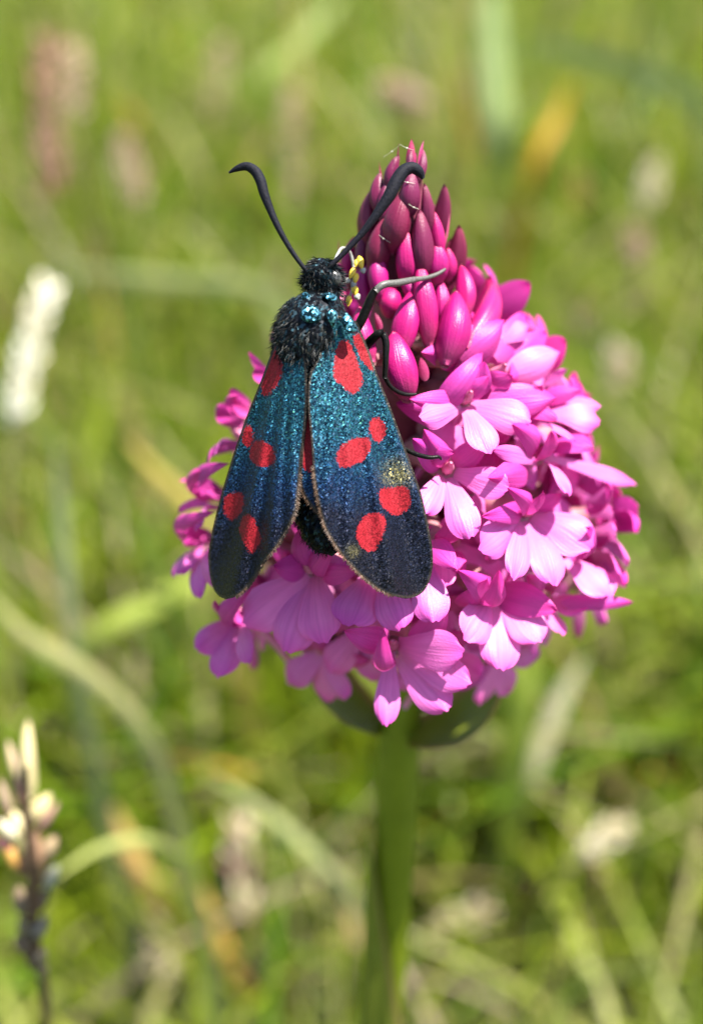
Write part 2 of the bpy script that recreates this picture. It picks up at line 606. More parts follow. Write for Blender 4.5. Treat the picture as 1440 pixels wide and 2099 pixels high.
# ------------------------------------------------------------------ petals, buds
def petal(A, B, w, n, kind='lobe', arch=0.10, cup=0.0, curl=0.0, N=17, Mh=6, seed=0):
    r = np.random.default_rng(seed)
    A, B = np.asarray(A, float), np.asarray(B, float)
    L = np.linalg.norm(B - A)
    t = (B - A) / L
    s = nrm(np.cross(t, n))
    nn = np.cross(s, t)
    u = (np.linspace(0, 1, N + 1) ** (0.8 if kind == 'lobe' else 1.0))[:, None]
    v = np.linspace(-1, 1, 2 * Mh + 1)[None, :]
    if kind == 'lobe':
        q = np.clip(u / 0.75, 0, 1)
        e_ = np.clip((u - .66) / .34, 0, 1)
        hw = 0.5 * w * (0.40 + 0.64 * (q * q * (3 - 2 * q))) * np.sqrt(1 - 0.86 * e_ ** 2.4)
        uu = u * (1 - 0.05 * v ** 2 * u) + 0.014 * np.cos(2.2 * v * math.pi + r.uniform(0, 6)) * u ** 6
    elif kind == 'sepal':
        hw = 0.5 * w * (0.30 * (1 - u) + np.sin(math.pi * np.clip(u, 0, 1) ** 0.80) ** 0.75 * 0.92 + 0.02)
        uu = u + 0 * v
    else:  # blade-like
        hw = 0.5 * w * np.sin(math.pi * (0.12 + 0.88 * u) ** 1.1) ** 0.8
        uu = u + 0 * v
    a1, a2 = r.uniform(-.05, .05, 2)
    out = (arch * L * 4 * u * (1 - u) + cup * hw * v ** 2 * (0.6 + 0.4 * u) - curl * L * u ** 3
           + hw * v * (a1 + a2 * u) + 0.05 * w * np.sin(3.0 * v + 4 * u + r.uniform(0, 6)) * u)
    P = (A[None, None] + t * (L * uu)[..., None] + s * (hw * v)[..., None] + nn * out[..., None])
    nv = 2 * Mh + 1
    tu = np.repeat(u.ravel(), nv)
    tv = np.tile(v.ravel(), N + 1) + 0.0
    return P.reshape(-1, 3), grid_faces(N + 1, nv), {'tu': tu, 'tv': tv}


def bud(A, B, w, n, hook=0.12, N=16, S=18, seed=0):
    A, B = np.asarray(A, float), np.asarray(B, float)
    L = np.linalg.norm(B - A)
    t = (B - A) / L
    s = nrm(np.cross(t, n))
    nn = np.cross(s, t)
    u = np.linspace(0, 1, N + 1)[:, None]
    th = np.linspace(0, 2 * math.pi, S, endpoint=False)[None]
    prof = np.sin(math.pi * (0.03 + 0.955 * u) ** 0.92) ** 0.70 * (1.06 - 0.18 * u)
    prof = np.where(u > .97, prof * 0.5, prof) + 0.004
    groove = 1 - 0.13 * np.abs(np.cos(1.5 * th + seed)) ** 10 * np.ones_like(u) + 0.05 * np.cos(2 * th)
    rr = 0.5 * w * prof * groove
    c = A + t * (L * u) + nn * (hook * L * (4 * u * (1 - u) * 0.7))
    P = c[:, None, :] + s * (rr * np.sin(th))[..., None] + nn * (rr * 0.92 * np.cos(th))[..., None]
    P = P.reshape(-1, 3)
    f = grid_faces(N + 1, S, True)[:, ::-1].tolist()
    f.append(list(range(S)))
    f.append(list(range(N * S, (N + 1) * S))[::-1])
    tv = np.tile(np.sin(th.ravel()) * 1.0, N + 1)
    return P, f, {'tu': np.repeat(u.ravel(), S), 'tv': tv}


orchid = empty('orchid', (0, 0, 0))
tag(orchid, 'pink pyramidal orchid with a crimson bud tip on one green stem', 'orchid')

# stem, sheath, leafy bracts
stem_pts = [(-4, 3, -2), (-2.5, 2, 60), (-1.0, .5, 112), (-.2, 0, 135), (0, 0, 150), (0, 0, 170), (0, 0, 186)]
v, f, tu = tube(stem_pts, [1.9, 1.8, 1.62, 1.55, 1.5, 1.2, .5], 60, 20)
obj('stem', v, f, M['stem'], orchid)


def stem_at(z):
    P = np.array(stem_pts)
    return np.array([np.interp(z, P[:, 2], P[:, 0]), np.interp(z, P[:, 2], P[:, 1]), z])


def sheath(z0, z1, zfull, ang, name='sheath_leaf', flare=1.3):
    nu, nv = 34, 25
    vs, tu_, tv_ = [], [], []
    for i in range(nu):
        z = z0 + (z1 - z0) * i / (nu - 1)
        q = np.clip((z - zfull) / (z1 - zfull), 0, 1)
        half = math.radians(172) * (1 - q ** 0.8) + 0.03
        c = stem_at(z)
        r = np.interp(z, [0, 112, 140], [1.98, 1.80, 1.72]) + 0.10 + flare * 0.35 * q ** 2
        for j in range(nv):
            a = ang + half * (2 * j / (nv - 1) - 1)
            rr = r + 0.05 * (2 * j / (nv - 1))
            vs.append(c + np.array([rr * math.cos(a), rr * math.sin(a), 0]))
            tu_.append(i / (nu - 1))
            tv_.append(2 * j / (nv - 1) - 1)
    obj(name, vs, grid_faces(nu, nv), M['sheath'], orchid, {'tu': tu_, 'tv': tv_})


sheath(60, 139, 108, math.radians(205))
sheath(8, 70, 40, math.radians(330))

for A, B, w, n, arch, cup in [
        (V(835, 1515, 100), V(1046, 1362, 97.0), 5.4, nrm(-0.55 * FWD + 0.8 * UPV - .35 * RGT), -0.22, 0.55),
        (V(785, 1500, 101), V(606, 1262, 100.5), 5.2, nrm(-0.55 * FWD + 0.7 * UPV + .5 * RGT), -0.18, 0.55),
        ((0.6, 1.2, 147), (6.5, 10, 153), 4.0, (-.4, -.5, .8), -0.2, .7)]:
    v, f, a = petal(A, B, w, n, 'blade', arch, cup, N=18, Mh=7)
    obj('leafy_bract', v, f, M['leafbract'], orchid, a)
# basal leaves down in the grass
for k, (az, ln) in enumerate([(0.4, 85), (2.2, 95), (3.9, 80), (5.3, 90)]):
    d = np.array([math.cos(az), math.sin(az), 0])
    v, f, a = petal(stem_at(6) + d * 1.5, stem_at(4) + d * ln * .8 + np.array([0, 0, 34 + 4 * k]), 13, nrm(-d * .4 + np.array([0, 0, 1.])), 'blade', .18, .3, N=18, Mh=5, seed=k)
    obj('basal_leaf', v, f, M['sheath'], orchid, a)

# ------------------------------------------------------------------ traced flowers
# flower: throat pixel, depth factor, list of (kind, base px, tip px, width px, options)
PXMM = 2883.0
cnt = [0]


def flower_traced(tx, ty, k, parts, kt=1.0, column=True, lift=0.5, face=0.35):
    k -= 0.10
    T0 = surf(tx, ty, k)
    fl = empty('flower', T0, orchid)
    for p in parts:
        kind, bx, by, ex, ey, w = p[:6]
        o = p[6] if len(p) > 6 else {}
        cnt[0] += 1
        A = surf(bx, by, o.get('kb', k + .1) - .1) if bx is not None else T0
        B = surf(ex, ey, o.get('kt', kt))
        if 'dz' in o:                       # explicit nearer/farther tip
            zb = np.dot(A - CAM, FWD)
            B = V(ex, ey, zb + o['dz'])
        zmid = np.dot((A + B) / 2 - CAM, FWD)
        n = outward((A + B) / 2, lift) - FWD * face + np.asarray(o.get('n', (0, 0, 0)), float)
        shape = {'lip_lobe': 'lobe', 'lateral_sepal': 'sepal', 'petal': 'sepal', 'dorsal_sepal': 'sepal'}[kind]
        shape = o.get('shape', shape)
        arch = o.get('arch', {'lip_lobe': 0.09, 'lateral_sepal': 0.12, 'petal': 0.22, 'dorsal_sepal': 0.26}[kind])
        cup = o.get('cup', {'lip_lobe': -0.20, 'lateral_sepal': -0.35, 'petal': -0.6, 'dorsal_sepal': -0.75}[kind])
        v, f, a = petal(A, B, w * zmid / PXMM, n, shape, arch, cup, o.get('curl', 0.0), seed=cnt[0])
        m = M['petal'] if kind == 'lip_lobe' else M['sepal']
        obj(kind, v, f, o.get('m', m), fl, a)
    # pale column in the throat, ovary behind it, spur below
    on = outward(T0, 0.3)
    if column:
        v, f, tu_ = tube([T0 - on * .4, T0 + on * .35 + [0, 0, .25], T0 + on * .9 + [0, 0, .75]], [.30, .34, .10], 8, 8)
        obj('column', v, f, M['column'], fl)
    ax = np.array([0, 0, T0[2] - 3.5])
    v, f, tu_ = tube([ax, (ax + T0) / 2 + [0, 0, .6], T0 - on * .1], [.8, 1.0, .7], 12, 9)
    obj('ovary', v, f, M['ovary'], fl)
    sd_ = nrm(np.cross(on, [0, 0, 1]))
    v, f, tu_ = tube([T0 - on * .2, T0 - on * 2.5 + [0, 0, -2.6], T0 - on * 5 + [0, 0, -6.5] + sd_ * 1.0], [.35, .28, .2], 12, 7)
    obj('spur', v, f, M['spur'], fl)
    return fl


LL, LS, PE, DS = 'lip_lobe', 'lateral_sepal', 'petal', 'dorsal_sepal'
# beside the moth's wing, lit white
flower_traced(950, 822, .88, [
    (LL, 945, 835, 862, 858, 58, {'arch': .05}), (LL, 952, 835, 1003, 928, 66), (LL, 962, 832, 1086, 866, 74),
    (LS, 940, 828, 838, 818, 44, {'kb': .85}), (LS, 965, 815, 993, 742, 52, {'cup': -.2}),
    (DS, 897, 838, 987, 722, 52, {'kt': .95}), (PE, 950, 815, 1000, 772, 40)], kt=1.04)
flower_traced(915, 965, .88, [
    (LL, 905, 975, 868, 1052, 56), (LL, 918, 980, 962, 1104, 70), (LL, 930, 970, 1042, 1002, 66),
    (LS, 905, 960, 846, 900, 50, {'kb': .86}), (DS, 880, 930, 932, 928, 48, {'arch': .3}), (PE, 910, 955, 868, 880, 44),
    (LS, 930, 955, 1000, 900, 48, {'kt': .92})], kt=1.03)
flower_traced(1076, 1052, .90, [
    (LL, 1062, 1062, 985, 1128, 76, {'arch': .05}), (LL, 1064, 1068, 1050, 1186, 58), (LL, 1080, 1068, 1134, 1200, 78),
    (LL, 1092, 1056, 1212, 1122, 96, {'arch': .12}),
    (LS, 1068, 1048, 985, 1058, 42, {'kb': .88}), (DS, 1060, 1040, 1112, 1006, 42), (PE, 1068, 1045, 1040, 1000, 40), (LS, 1090, 1046, 1150, 1010, 40, {'kt': .96})], kt=1.05)
flower_traced(1008, 1215, .90, [
    (LL, 1000, 1225, 955, 1312, 80), (LL, 1012, 1232, 1026, 1374, 88), (LL, 1024, 1228, 1106, 1316, 78),
    (LS, 1020, 1215, 1142, 1252, 66), (LS, 945, 1245, 998, 1186, 50, {'cup': -.5}), (DS, 985, 1225, 1022, 1170, 50, {'arch': .32}), (PE, 990, 1215, 940, 1170, 54)], kt=1.04)
f5 = flower_traced(806, 1325, .93, [
    (LL, 800, 1335, 790, 1488, 52, {'shape': 'lobe', 'arch': .03}), (LL, 815, 1345, 918, 1456, 78), (LL, 820, 1335, 962, 1402, 72),
    (LL, 815, 1322, 948, 1338, 84, {'arch': .10}), (LS, 795, 1318, 704, 1292, 56), (DS, 790, 1335, 786, 1290, 46, {'arch': .4}), (LS, 850, 1330, 915, 1240, 60, {'kt': .97})], kt=1.05, column=True)
flower_traced(640, 1170, .92, [
    (LL, 632, 1180, 500, 1280, 96), (LL, 640, 1185, 588, 1338, 92), (LL, 648, 1180, 662, 1318, 96),
    (LS, 630, 1165, 560, 1160, 56), (PE, 640, 1160, 612, 1085, 50), (DS, 650, 1170, 690, 1110, 48), (LS, 655, 1165, 735, 1170, 60)], kt=1.04)
flower_traced(765, 1190, .90, [
    (LL, 755, 1185, 714, 1282, 96), (LL, 790, 1195, 822, 1290, 76, {'arch': .2}), (LL, 870, 1150, 888, 1276, 76, {'kb': .93}),
    (LS, 880, 1110, 936, 1168, 50, {'kb': .93}), (DS, 760, 1180, 780, 1120, 50)], kt=1.04, column=False)
flower_traced(500, 1262, .90, [
    (LL, 495, 1268, 404, 1334, 62), (LL, 500, 1272, 448, 1388, 66), (LL, 508, 1270, 510, 1358, 44), (LS, 498, 1262, 440, 1232, 50), (DS, 505, 1260, 520, 1200, 46)], kt=1.06, face=1.6)
flower_traced(430, 1110, .92, [
    (LL, 425, 1118, 364, 1180, 62), (LL, 432, 1120, 410, 1224, 46), (LL, 440, 1115, 450, 1200, 50), (LS, 428, 1108, 384, 1098, 40), (DS, 436, 1100, 440, 1050, 44)], kt=1.05, face=1.6)
flower_traced(450, 1022, .90, [
    (LS, 452, 1004, 367, 986, 26), (LL, 440, 1040, 366, 1042, 36), (LL, 450, 1040, 405, 1085, 40), (DS, 455, 1015, 430, 960, 44), (PE, 455, 1010, 470, 950, 44)], kt=1.06, face=1.0)
flower_traced(500, 900, .90, [
    (LS, 490, 915, 428, 955, 34), (LL, 495, 910, 440, 930, 34), (PE, 500, 870, 452, 836, 38), (LS, 512, 832, 472, 798, 28), (DS, 515, 850, 486, 812, 30)], kt=1.06)
flower_traced(552, 772, .95, [(LS, 552, 772, 510, 722, 32), (PE, 556, 780, 520, 760, 26)], kt=1.1, column=False)
# upper right side, petals pointing up and out
flower_traced(1010, 770, .86, [
    (DS, 945, 740, 1032, 656, 74, {'arch': .18}), (LS, 1015, 735, 1072, 640, 58, {'kt': 1.0}), (LS, 1042, 742, 1120, 682, 52), (LL, 1030, 700, 1080, 668, 42, {'kb': .93, 'm': M['petal']}),
    (PE, 1040, 768, 1145, 722, 62, {'m': M['petal']}), (LL, 1100, 795, 1160, 756, 44), (PE, 1000, 790, 1050, 770, 50)], kt=1.04)
flower_traced(1090, 835, .90, [
    (LS, 1000, 828, 1140, 815, 66, {'kb': .92}), (LS, 1110, 818, 1190, 802, 36), (LL, 1135, 822, 1230, 834, 40), (LL, 1120, 850, 1228, 866, 66, {'arch': .16}),
    (PE, 1060, 830, 1110, 790, 54), (DS, 1080, 850, 1140, 860, 60), (LL, 1110, 870, 1172, 900, 60)], kt=1.06)
flower_traced(1110, 930, .88, [
    (LL, 1110, 940, 1164, 1014, 44), (LL, 1116, 936, 1302, 992, 34, {'arch': .02}), (LL, 1100, 950, 1012, 922, 34),
    (LS, 1125, 912, 1216, 920, 76, {'arch': .18}), (PE, 1090, 925, 1050, 870, 56), (DS, 1095, 935, 1130, 885, 60), (LS, 1080, 960, 1000, 980, 60)], kt=1.06)
flower_traced(1225, 1060, .94, [
    (LS, 1235, 1065, 1306, 1040, 66, {'arch': .2}), (LL, 1200, 1030, 1254, 1008, 36), (LL, 1205, 1055, 1256, 1048, 34), (LL, 1215, 1090, 1262, 1092, 40),
    (PE, 1200, 1040, 1240, 990, 50), (DS, 1230, 1075, 1300, 1090, 50)], kt=1.06)
flower_traced(1180, 1140, .92, [
    (LL, 1160, 1145, 1250, 1222, 92, {'arch': .08}), (LL, 1215, 1120, 1284, 1144, 62), (LL, 1210, 1135, 1266, 1172, 56), (LS, 1220, 1160, 1280, 1196, 66),
    (LS, 1150, 1236, 1297, 1235, 30, {'kb': .96}), (PE, 1170, 1130, 1200, 1080, 56)], kt=1.06)
flower_traced(905, 1120, .82, [
    (LS, 915, 1130, 950, 1180, 44, {'kt': .9}), (LL, 900, 1130, 905, 1200, 60, {'kt': .93}), (LL, 890, 1120, 840, 1190, 60, {'kt': .9}), (DS, 910, 1110, 930, 1060, 50, {'kt': .88})], kt=.9)
flower_traced(1120, 1235, .85, [
    (LL, 1110, 1240, 1150, 1300, 50, {'kt': .93}), (LL, 1120, 1230, 1200, 1250, 60, {'kt': .95}), (LS, 1100, 1230, 1080, 1180, 50, {'kt': .9})], kt=.93, column=False)
flower_traced(900, 1330, .80, [
    (LL, 905, 1340, 985, 1385, 60, {'kt': .88}), (LL, 890, 1330, 900, 1400, 60, {'kt': .88}), (LS, 900, 1320, 960, 1290, 50, {'kt': .9})], kt=.9, column=False)

# ------------------------------------------------------------------ fillers: shared flower meshes, set round the whole spike
def local_flower(seed):
    """meshes in a flower's own frame: +Z out of the throat, +Y up; millimetres"""
    r = np.random.default_rng(seed)
    j = lambda s: r.normal(0, s)
    parts = []
    for ang, L, w in [(-90 + j(5), 4.3, 2.3), (-145 + j(6), 3.9, 2.4), (-35 + j(6), 3.9, 2.4)]:
        a = math.radians(ang)
        parts.append((LL, petal((0, -.1, 0), (L * math.cos(a), L * math.sin(a), 1.2 + j(.4)), w, (0, 0.2, 1), 'lobe', .09, -.2, seed=seed + len(parts)), M['petal']))
    for sx in (-1, 1):
        parts.append((LS, petal((sx * .2, .1, 0), (sx * (4.6 + j(.3)), 1.3 + j(.5), .6 + j(.4)), 2.0, (0, -.2, 1), 'sepal', .12, -.35, seed=seed + 5 + sx), M['sepal']))
        parts.append((PE, petal((sx * .4, .3, -.2), (sx * .9, 2.9 + j(.2), 1.3), 1.7, (sx * .6, .2, 1), 'sepal', .25, -.6, seed=seed + 8 + sx), M['sepal']))
    parts.append((DS, petal((0, .4, -.4), (0, 3.3, 1.0), 2.1, (0, .3, 1), 'sepal', .28, -.7, seed=seed + 12), M['sepal']))
    v, f, t_ = tube([(0, 0, -.3), (0, .3, .4), (0, .8, .8)], [.30, .34, .10], 8, 8)
    parts.append(('column', (v, f, None), M['column']))
    v, f, t_ = tube([(0, -.1, -.2), (0, -2.6, -2.4), (.8, -6.5, -4.6)], [.35, .28, .2], 12, 7)
    parts.append(('spur', (v, f, None), M['spur']))
    v, f, t_ = tube([(0, -3.2, -9), (0, -1.2, -4.4), (0, 0, -.1)], [.8, 1.0, .7], 12, 9)
    parts.append(('ovary', (v, f, None), M['ovary']))
    return [(nm, mesh_data(nm, np.asarray(d[0]) * .001, d[1], m_, d[2])) for nm, d, m_ in parts]


PROTO = [local_flower(100 + 31 * k) for k in range(4)]


def place_flower(P, out, scale, roll, k):
    zz = nrm(out)
    yy = nrm(np.array([0, 0, 1.0]) - zz * zz[2])
    xx = np.cross(yy, zz)
    mt = Matrix(np.column_stack([xx, yy, zz]).tolist()).to_4x4() @ Matrix.Rotation(roll, 4, 'Z') @ Matrix.Scale(scale, 4)
    fl = bpy.data.objects.new('flower', None)
    fl.empty_display_size = .002
    col.objects.link(fl)
    fl.parent = orchid
    fl.matrix_local = Matrix.Translation(Vector(np.asarray(P) * .001)) @ mt
    for nm, me in PROTO[k]:
        c = bpy.data.objects.new(nm, me)
        col.objects.link(c)
        c.parent = fl


def rad_at(h):
    return float(np.interp(h, RH, RR))


i = 0
for h in np.arange(-13.5, 7.6, 0.36):
    a = i * 2.39996 + 0.7
    i += 1
    front = -math.sin(a)                     # 1 when it faces the camera
    k = .80 if front < 0.1 else (.66 if front < .5 else .58)
    if math.cos(a) < -.3 and front > -.6:
        k = min(k, .66)
    if front > .35 and h > -3 and math.cos(a) < .2:
        continue                             # under the moth
    if math.cos(a) < -.2 and front > -.75 and h > -1.5:
        continue                             # beside the moth, where the photograph shows sepals only
    r = rad_at(h) * k - (0.6 if front > .3 else 0)
    if r < 2.5:
        continue
    P = np.array([r * math.cos(a), r * math.sin(a), AXIS_H + h])
    place_flower(P, (math.cos(a), math.sin(a), .22 + .03 * h), 1.0 if front < .1 else .85, rng.normal(0, .25), i % 4)

# fleshy axis that the buds sit on
v, f, t_ = tube([(0, 0, AXIS_H - 2), (0, 0, AXIS_H + 5), (0, 0, AXIS_H + 9), (0, 0, AXIS_H + 14), (0, 0, AXIS_H + 17)], [2.0, 2.9, 2.3, 1.4, .5], 24, 16)
obj('spike_axis', v, f, M['axis'], orchid)

# ------------------------------------------------------------------ buds (base px, tip px, width px, envelope factor)
Zc = lambda x, y: (680 + x / 3.6, 270 + y / 3.6)
BUDS = [  # zoomed coordinates: base, tip, width, k, material
    ((560, 1070), (545, 725), 175, .93, 'bud'), ((372, 1190), (342, 872), 165, .95, 'bud'), ((700, 1460), (640, 952), 190, .95, 'bud'),
    ((762, 910), (745, 578), 135, .93, 'bud'), ((762, 1070), (772, 800), 175, .95, 'bud'), ((960, 1310), (950, 982), 170, .96, 'bud'),
    ((512, 1570), (602, 1160), 225, 1.0, 'bud'), ((850, 1615), (915, 1175), 275, 1.02, 'bud'), ((1020, 1500), (1185, 1118), 215, 1.0, 'bud'),
    ((540, 1880), (450, 1470), 265, 1.04, 'bud'), ((275, 1620), (200, 1288), 180, 1.0, 'bud'), ((130, 1060), (165, 772), 115, .9, 'bud'),
    ((370, 520), (352, 300), 130, .95, 'topbud'), ((450, 360), (492, 170), 110, .95, 'topbud'), ((575, 300), (585, 130), 70, .9, 'topbud'), ((640, 300), (672, 130), 75, .9, 'topbud'),
    ((570, 520), (590, 290), 160, .98, 'topbud'), ((480, 740), (545, 430), 210, 1.0, 'topbud'), ((655, 930), (645, 570), 180, .98, 'topbud'),
    ((690, 660), (682, 380), 105, .92, 'topbud'), ((295, 720), (300, 420), 145, .93, 'topbud'), ((360, 920), (410, 620), 200, .97, 'topbud'),
    ((255, 960), (270, 660), 110, .9, 'topbud'), ((420, 600), (420, 340), 130, .95, 'topbud'), ((850, 1060), (850, 850), 120, .9, 'bud'),
    ((430, 1330), (455, 1130), 190, .88, 'bud'), ((800, 1380), (790, 1080), 140, .85, 'bud'), ((250, 1250), (250, 960), 130, .86, 'bud'),
    ((100, 1290), (80, 1090), 120, .9, 'bud'), ((640, 1250), (500, 1010), 150, .86, 'bud')]
for q, (bz, tz, w, k, mname) in enumerate(BUDS):
    bx, by = Zc(*bz)
    tx, ty = Zc(*tz)
    ext = .26 if mname == 'bud' else .55
    bx, by = bx + (bx - tx) * ext, by + (by - ty) * ext
    A, B = surf(bx, by, k * .84), surf(tx, ty, k)
    if np.linalg.norm(B - A) > 9.5:          # ray slipped past the narrow tip: keep the bud upright there
        B = V(tx, ty, np.dot(A - CAM, FWD) - 1.2)
    wmm = w * (1.0 if mname == 'bud' else 1.06) / 3.6 * np.dot(A - CAM, FWD) / PXMM
    v, f, a = bud(A, B, wmm, outward((A + B) / 2, .1), seed=q * 1.7)
    o = obj('bud', v, f, M[mname], orchid, a)
    if q < 12:                               # stalk that carries the bud
        ax = np.array([0, 0, A[2] - 1.8])
        v, f, t_ = tube([ax, (ax + A) / 2, A + (B - A) * .06], [.5, .5, .42], 8, 8)
        obj('ovary', v, f, M['ovary'], o)
# pointed tips at the very top and thin bracts between the buds
for bz, tz, w, k, mname in [((370, 420), (348, 225), 48, .9, 'bract'), ((480, 240), (492, 90), 42, .9, 'bract'), ((570, 280), (588, 52), 62, .9, 'bract'),
                            ((640, 260), (676, 62), 60, .9, 'bract'), ((832, 850), (868, 592), 34, .98, 'bract'), ((862, 1010), (882, 872), 30, .98, 'bract'),
                            ((195, 770), (188, 616), 34, .95, 'bract'), ((50, 900), (52, 790), 22, 1.0, 'bract'), ((300, 1180), (250, 970), 55, .95, 'bract'), ((360, 1480), (318, 1330), 52, 1.03, 'bract'),
                            ((690, 1840), (655, 1660), 70, 1.0, 'bract'), ((590, 300), (620, 150), 40, .8, 'bract'), ((430, 300), (440, 190), 40, .85, 'bract')]:
    bx, by = Zc(*bz)
    tx, ty = Zc(*tz)
    A, B = surf(bx, by, k * .9), surf(tx, ty, k)
    if np.linalg.norm(B - A) > 8:
        B = V(tx, ty, np.dot(A - CAM, FWD) - .8)
    v, f, a = petal(A, B, w / 3.6 * np.dot(A - CAM, FWD) / PXMM, outward((A + B) / 2, .1), 'sepal', .04, -.5, N=10, Mh=3)
    obj('bract', v, f, M[mname], orchid, a)
# strands of silk with clinging droplets across the top buds
for (x0, y0, x1, y1) in [(500, 370, 610, 395), (540, 482, 600, 498), (560, 545, 640, 585), (400, 640, 520, 690), (330, 760, 430, 830), (380, 200, 500, 110), (500, 110, 600, 150), (350, 300, 300, 470)]:
    p0, p1 = Zc(x0, y0), Zc(x1, y1)
    pm = ((p0[0] + p1[0]) / 2, (p0[1] + p1[1]) / 2 + 1.5)
    A, C_, B = (surf(q_[0], q_[1], 1.06) - FWD * .45 for q_ in (p0, pm, p1))
    if max(np.linalg.norm(A - C_), np.linalg.norm(B - C_)) > 4:
        zz = min(np.dot(q_ - CAM, FWD) for q_ in (A, C_, B))
        A, C_, B = V(*p0, zz), V(*pm, zz), V(*p1, zz)
    v, f, t_ = tube([A, C_, B], [.011, .011, .011], 12, 5)
    o = obj('silk_thread', v, f, M['silk'], orchid)
    v, f, t_ = tube([C_ - RGT * .07, C_, C_ + RGT * .07], [.012, .045, .012], 8, 8)
    obj('droplet', v, f, M['silk'], o)
# buds on the far side
for q in range(34):
    h = 6.5 + 10.5 * q / 34
    a = q * 2.39996
    if -math.sin(a) > -.05:
        continue
    r = rad_at(h) * .72 + .2
    d = np.array([math.cos(a), math.sin(a), 0])
    A = d * r * .8 + [0, 0, AXIS_H + h - 3]
    B = d * (r + .5) + [0, 0, AXIS_H + h + 1.6 - (h - 6) * .08]
    v, f, at = bud(A, B, 2.0 - (h - 6) * .08, nrm(d + [0, 0, .1]), seed=q)
    obj('bud', v, f, M['bud' if h < 11 else 'topbud'], orchid, at)

# ------------------------------------------------------------------ the moth
Z2 = lambda x, y: (400 + x / 2.769, 620 + y / 2.769)
moth = empty('burnet_moth', V(640, 800, 80))
tag(moth, 'blue-black moth with red wing spots clinging head up to the orchid', 'moth')


def zwing_r(x, y):
    d = np.clip((x - 630) / 255.0, -0.2, 1.2)
    return 75.7 + 2.5 * np.sign(d) * np.abs(d) ** 1.35 + 0.5 * ((y - 900) / 300.0) ** 2 * .6 - 0.4 * np.clip((720 - y) / 80, 0, 1)


def zwing_l(x, y):
    d = np.clip((626 - x) / 196.0, -0.2, 1.2)
    return 75.8 + 4.7 * np.sign(d) * np.abs(d) ** 1.2 + 0.3 * ((y - 900) / 300.0) ** 2


def interp_curve(pts, ys):
    p = np.array(sorted(pts, key=lambda q: q[1]), float)
    m = np.gradient(p[:, 0], p[:, 1])
    k = np.clip(np.searchsorted(p[:, 1], ys, side='right') - 1, 0, len(p) - 2)
    h = p[k + 1, 1] - p[k, 1]
    s = np.clip((ys - p[k, 1]) / h, 0, 1)
    lin = p[k, 0] + (p[k + 1, 0] - p[k, 0]) * s
    cub = ((2 * s**3 - 3 * s**2 + 1) * p[k, 0] + (s**3 - 2 * s**2 + s) * h * m[k]
           + (-2 * s**3 + 3 * s**2) * p[k + 1, 0] + (s**3 - s**2) * h * m[k + 1])
    return 0.5 * lin + 0.5 * cub


def chaikin(P, n=2):
    P = np.asarray(P, float)
    for _ in range(n):
        Q = np.roll(P, -1, axis=0)
        P = np.stack([.75 * P + .25 * Q, .25 * P + .75 * Q], 1).reshape(-1, 2)
    return P


def poly_sd(X, Y, P):
    """signed distance in pixels, negative inside"""
    A, B = P, np.roll(P, -1, axis=0)
    d = np.full(X.shape, 1e9)
    inside = np.zeros(X.shape, bool)
    for a, b in zip(A, B):
        e = b - a
        t = np.clip(((X - a[0]) * e[0] + (Y - a[1]) * e[1]) / (e @ e + 1e-9), 0, 1)
        d = np.minimum(d, np.hypot(X - a[0] - t * e[0], Y - a[1] - t * e[1]))
        c = ((a[1] > Y) != (b[1] > Y)) & (X < (b[0] - a[0]) * (Y - a[1]) / (b[1] - a[1] + 1e-9) + a[0])
        inside ^= c
    return np.where(inside, -d, d)


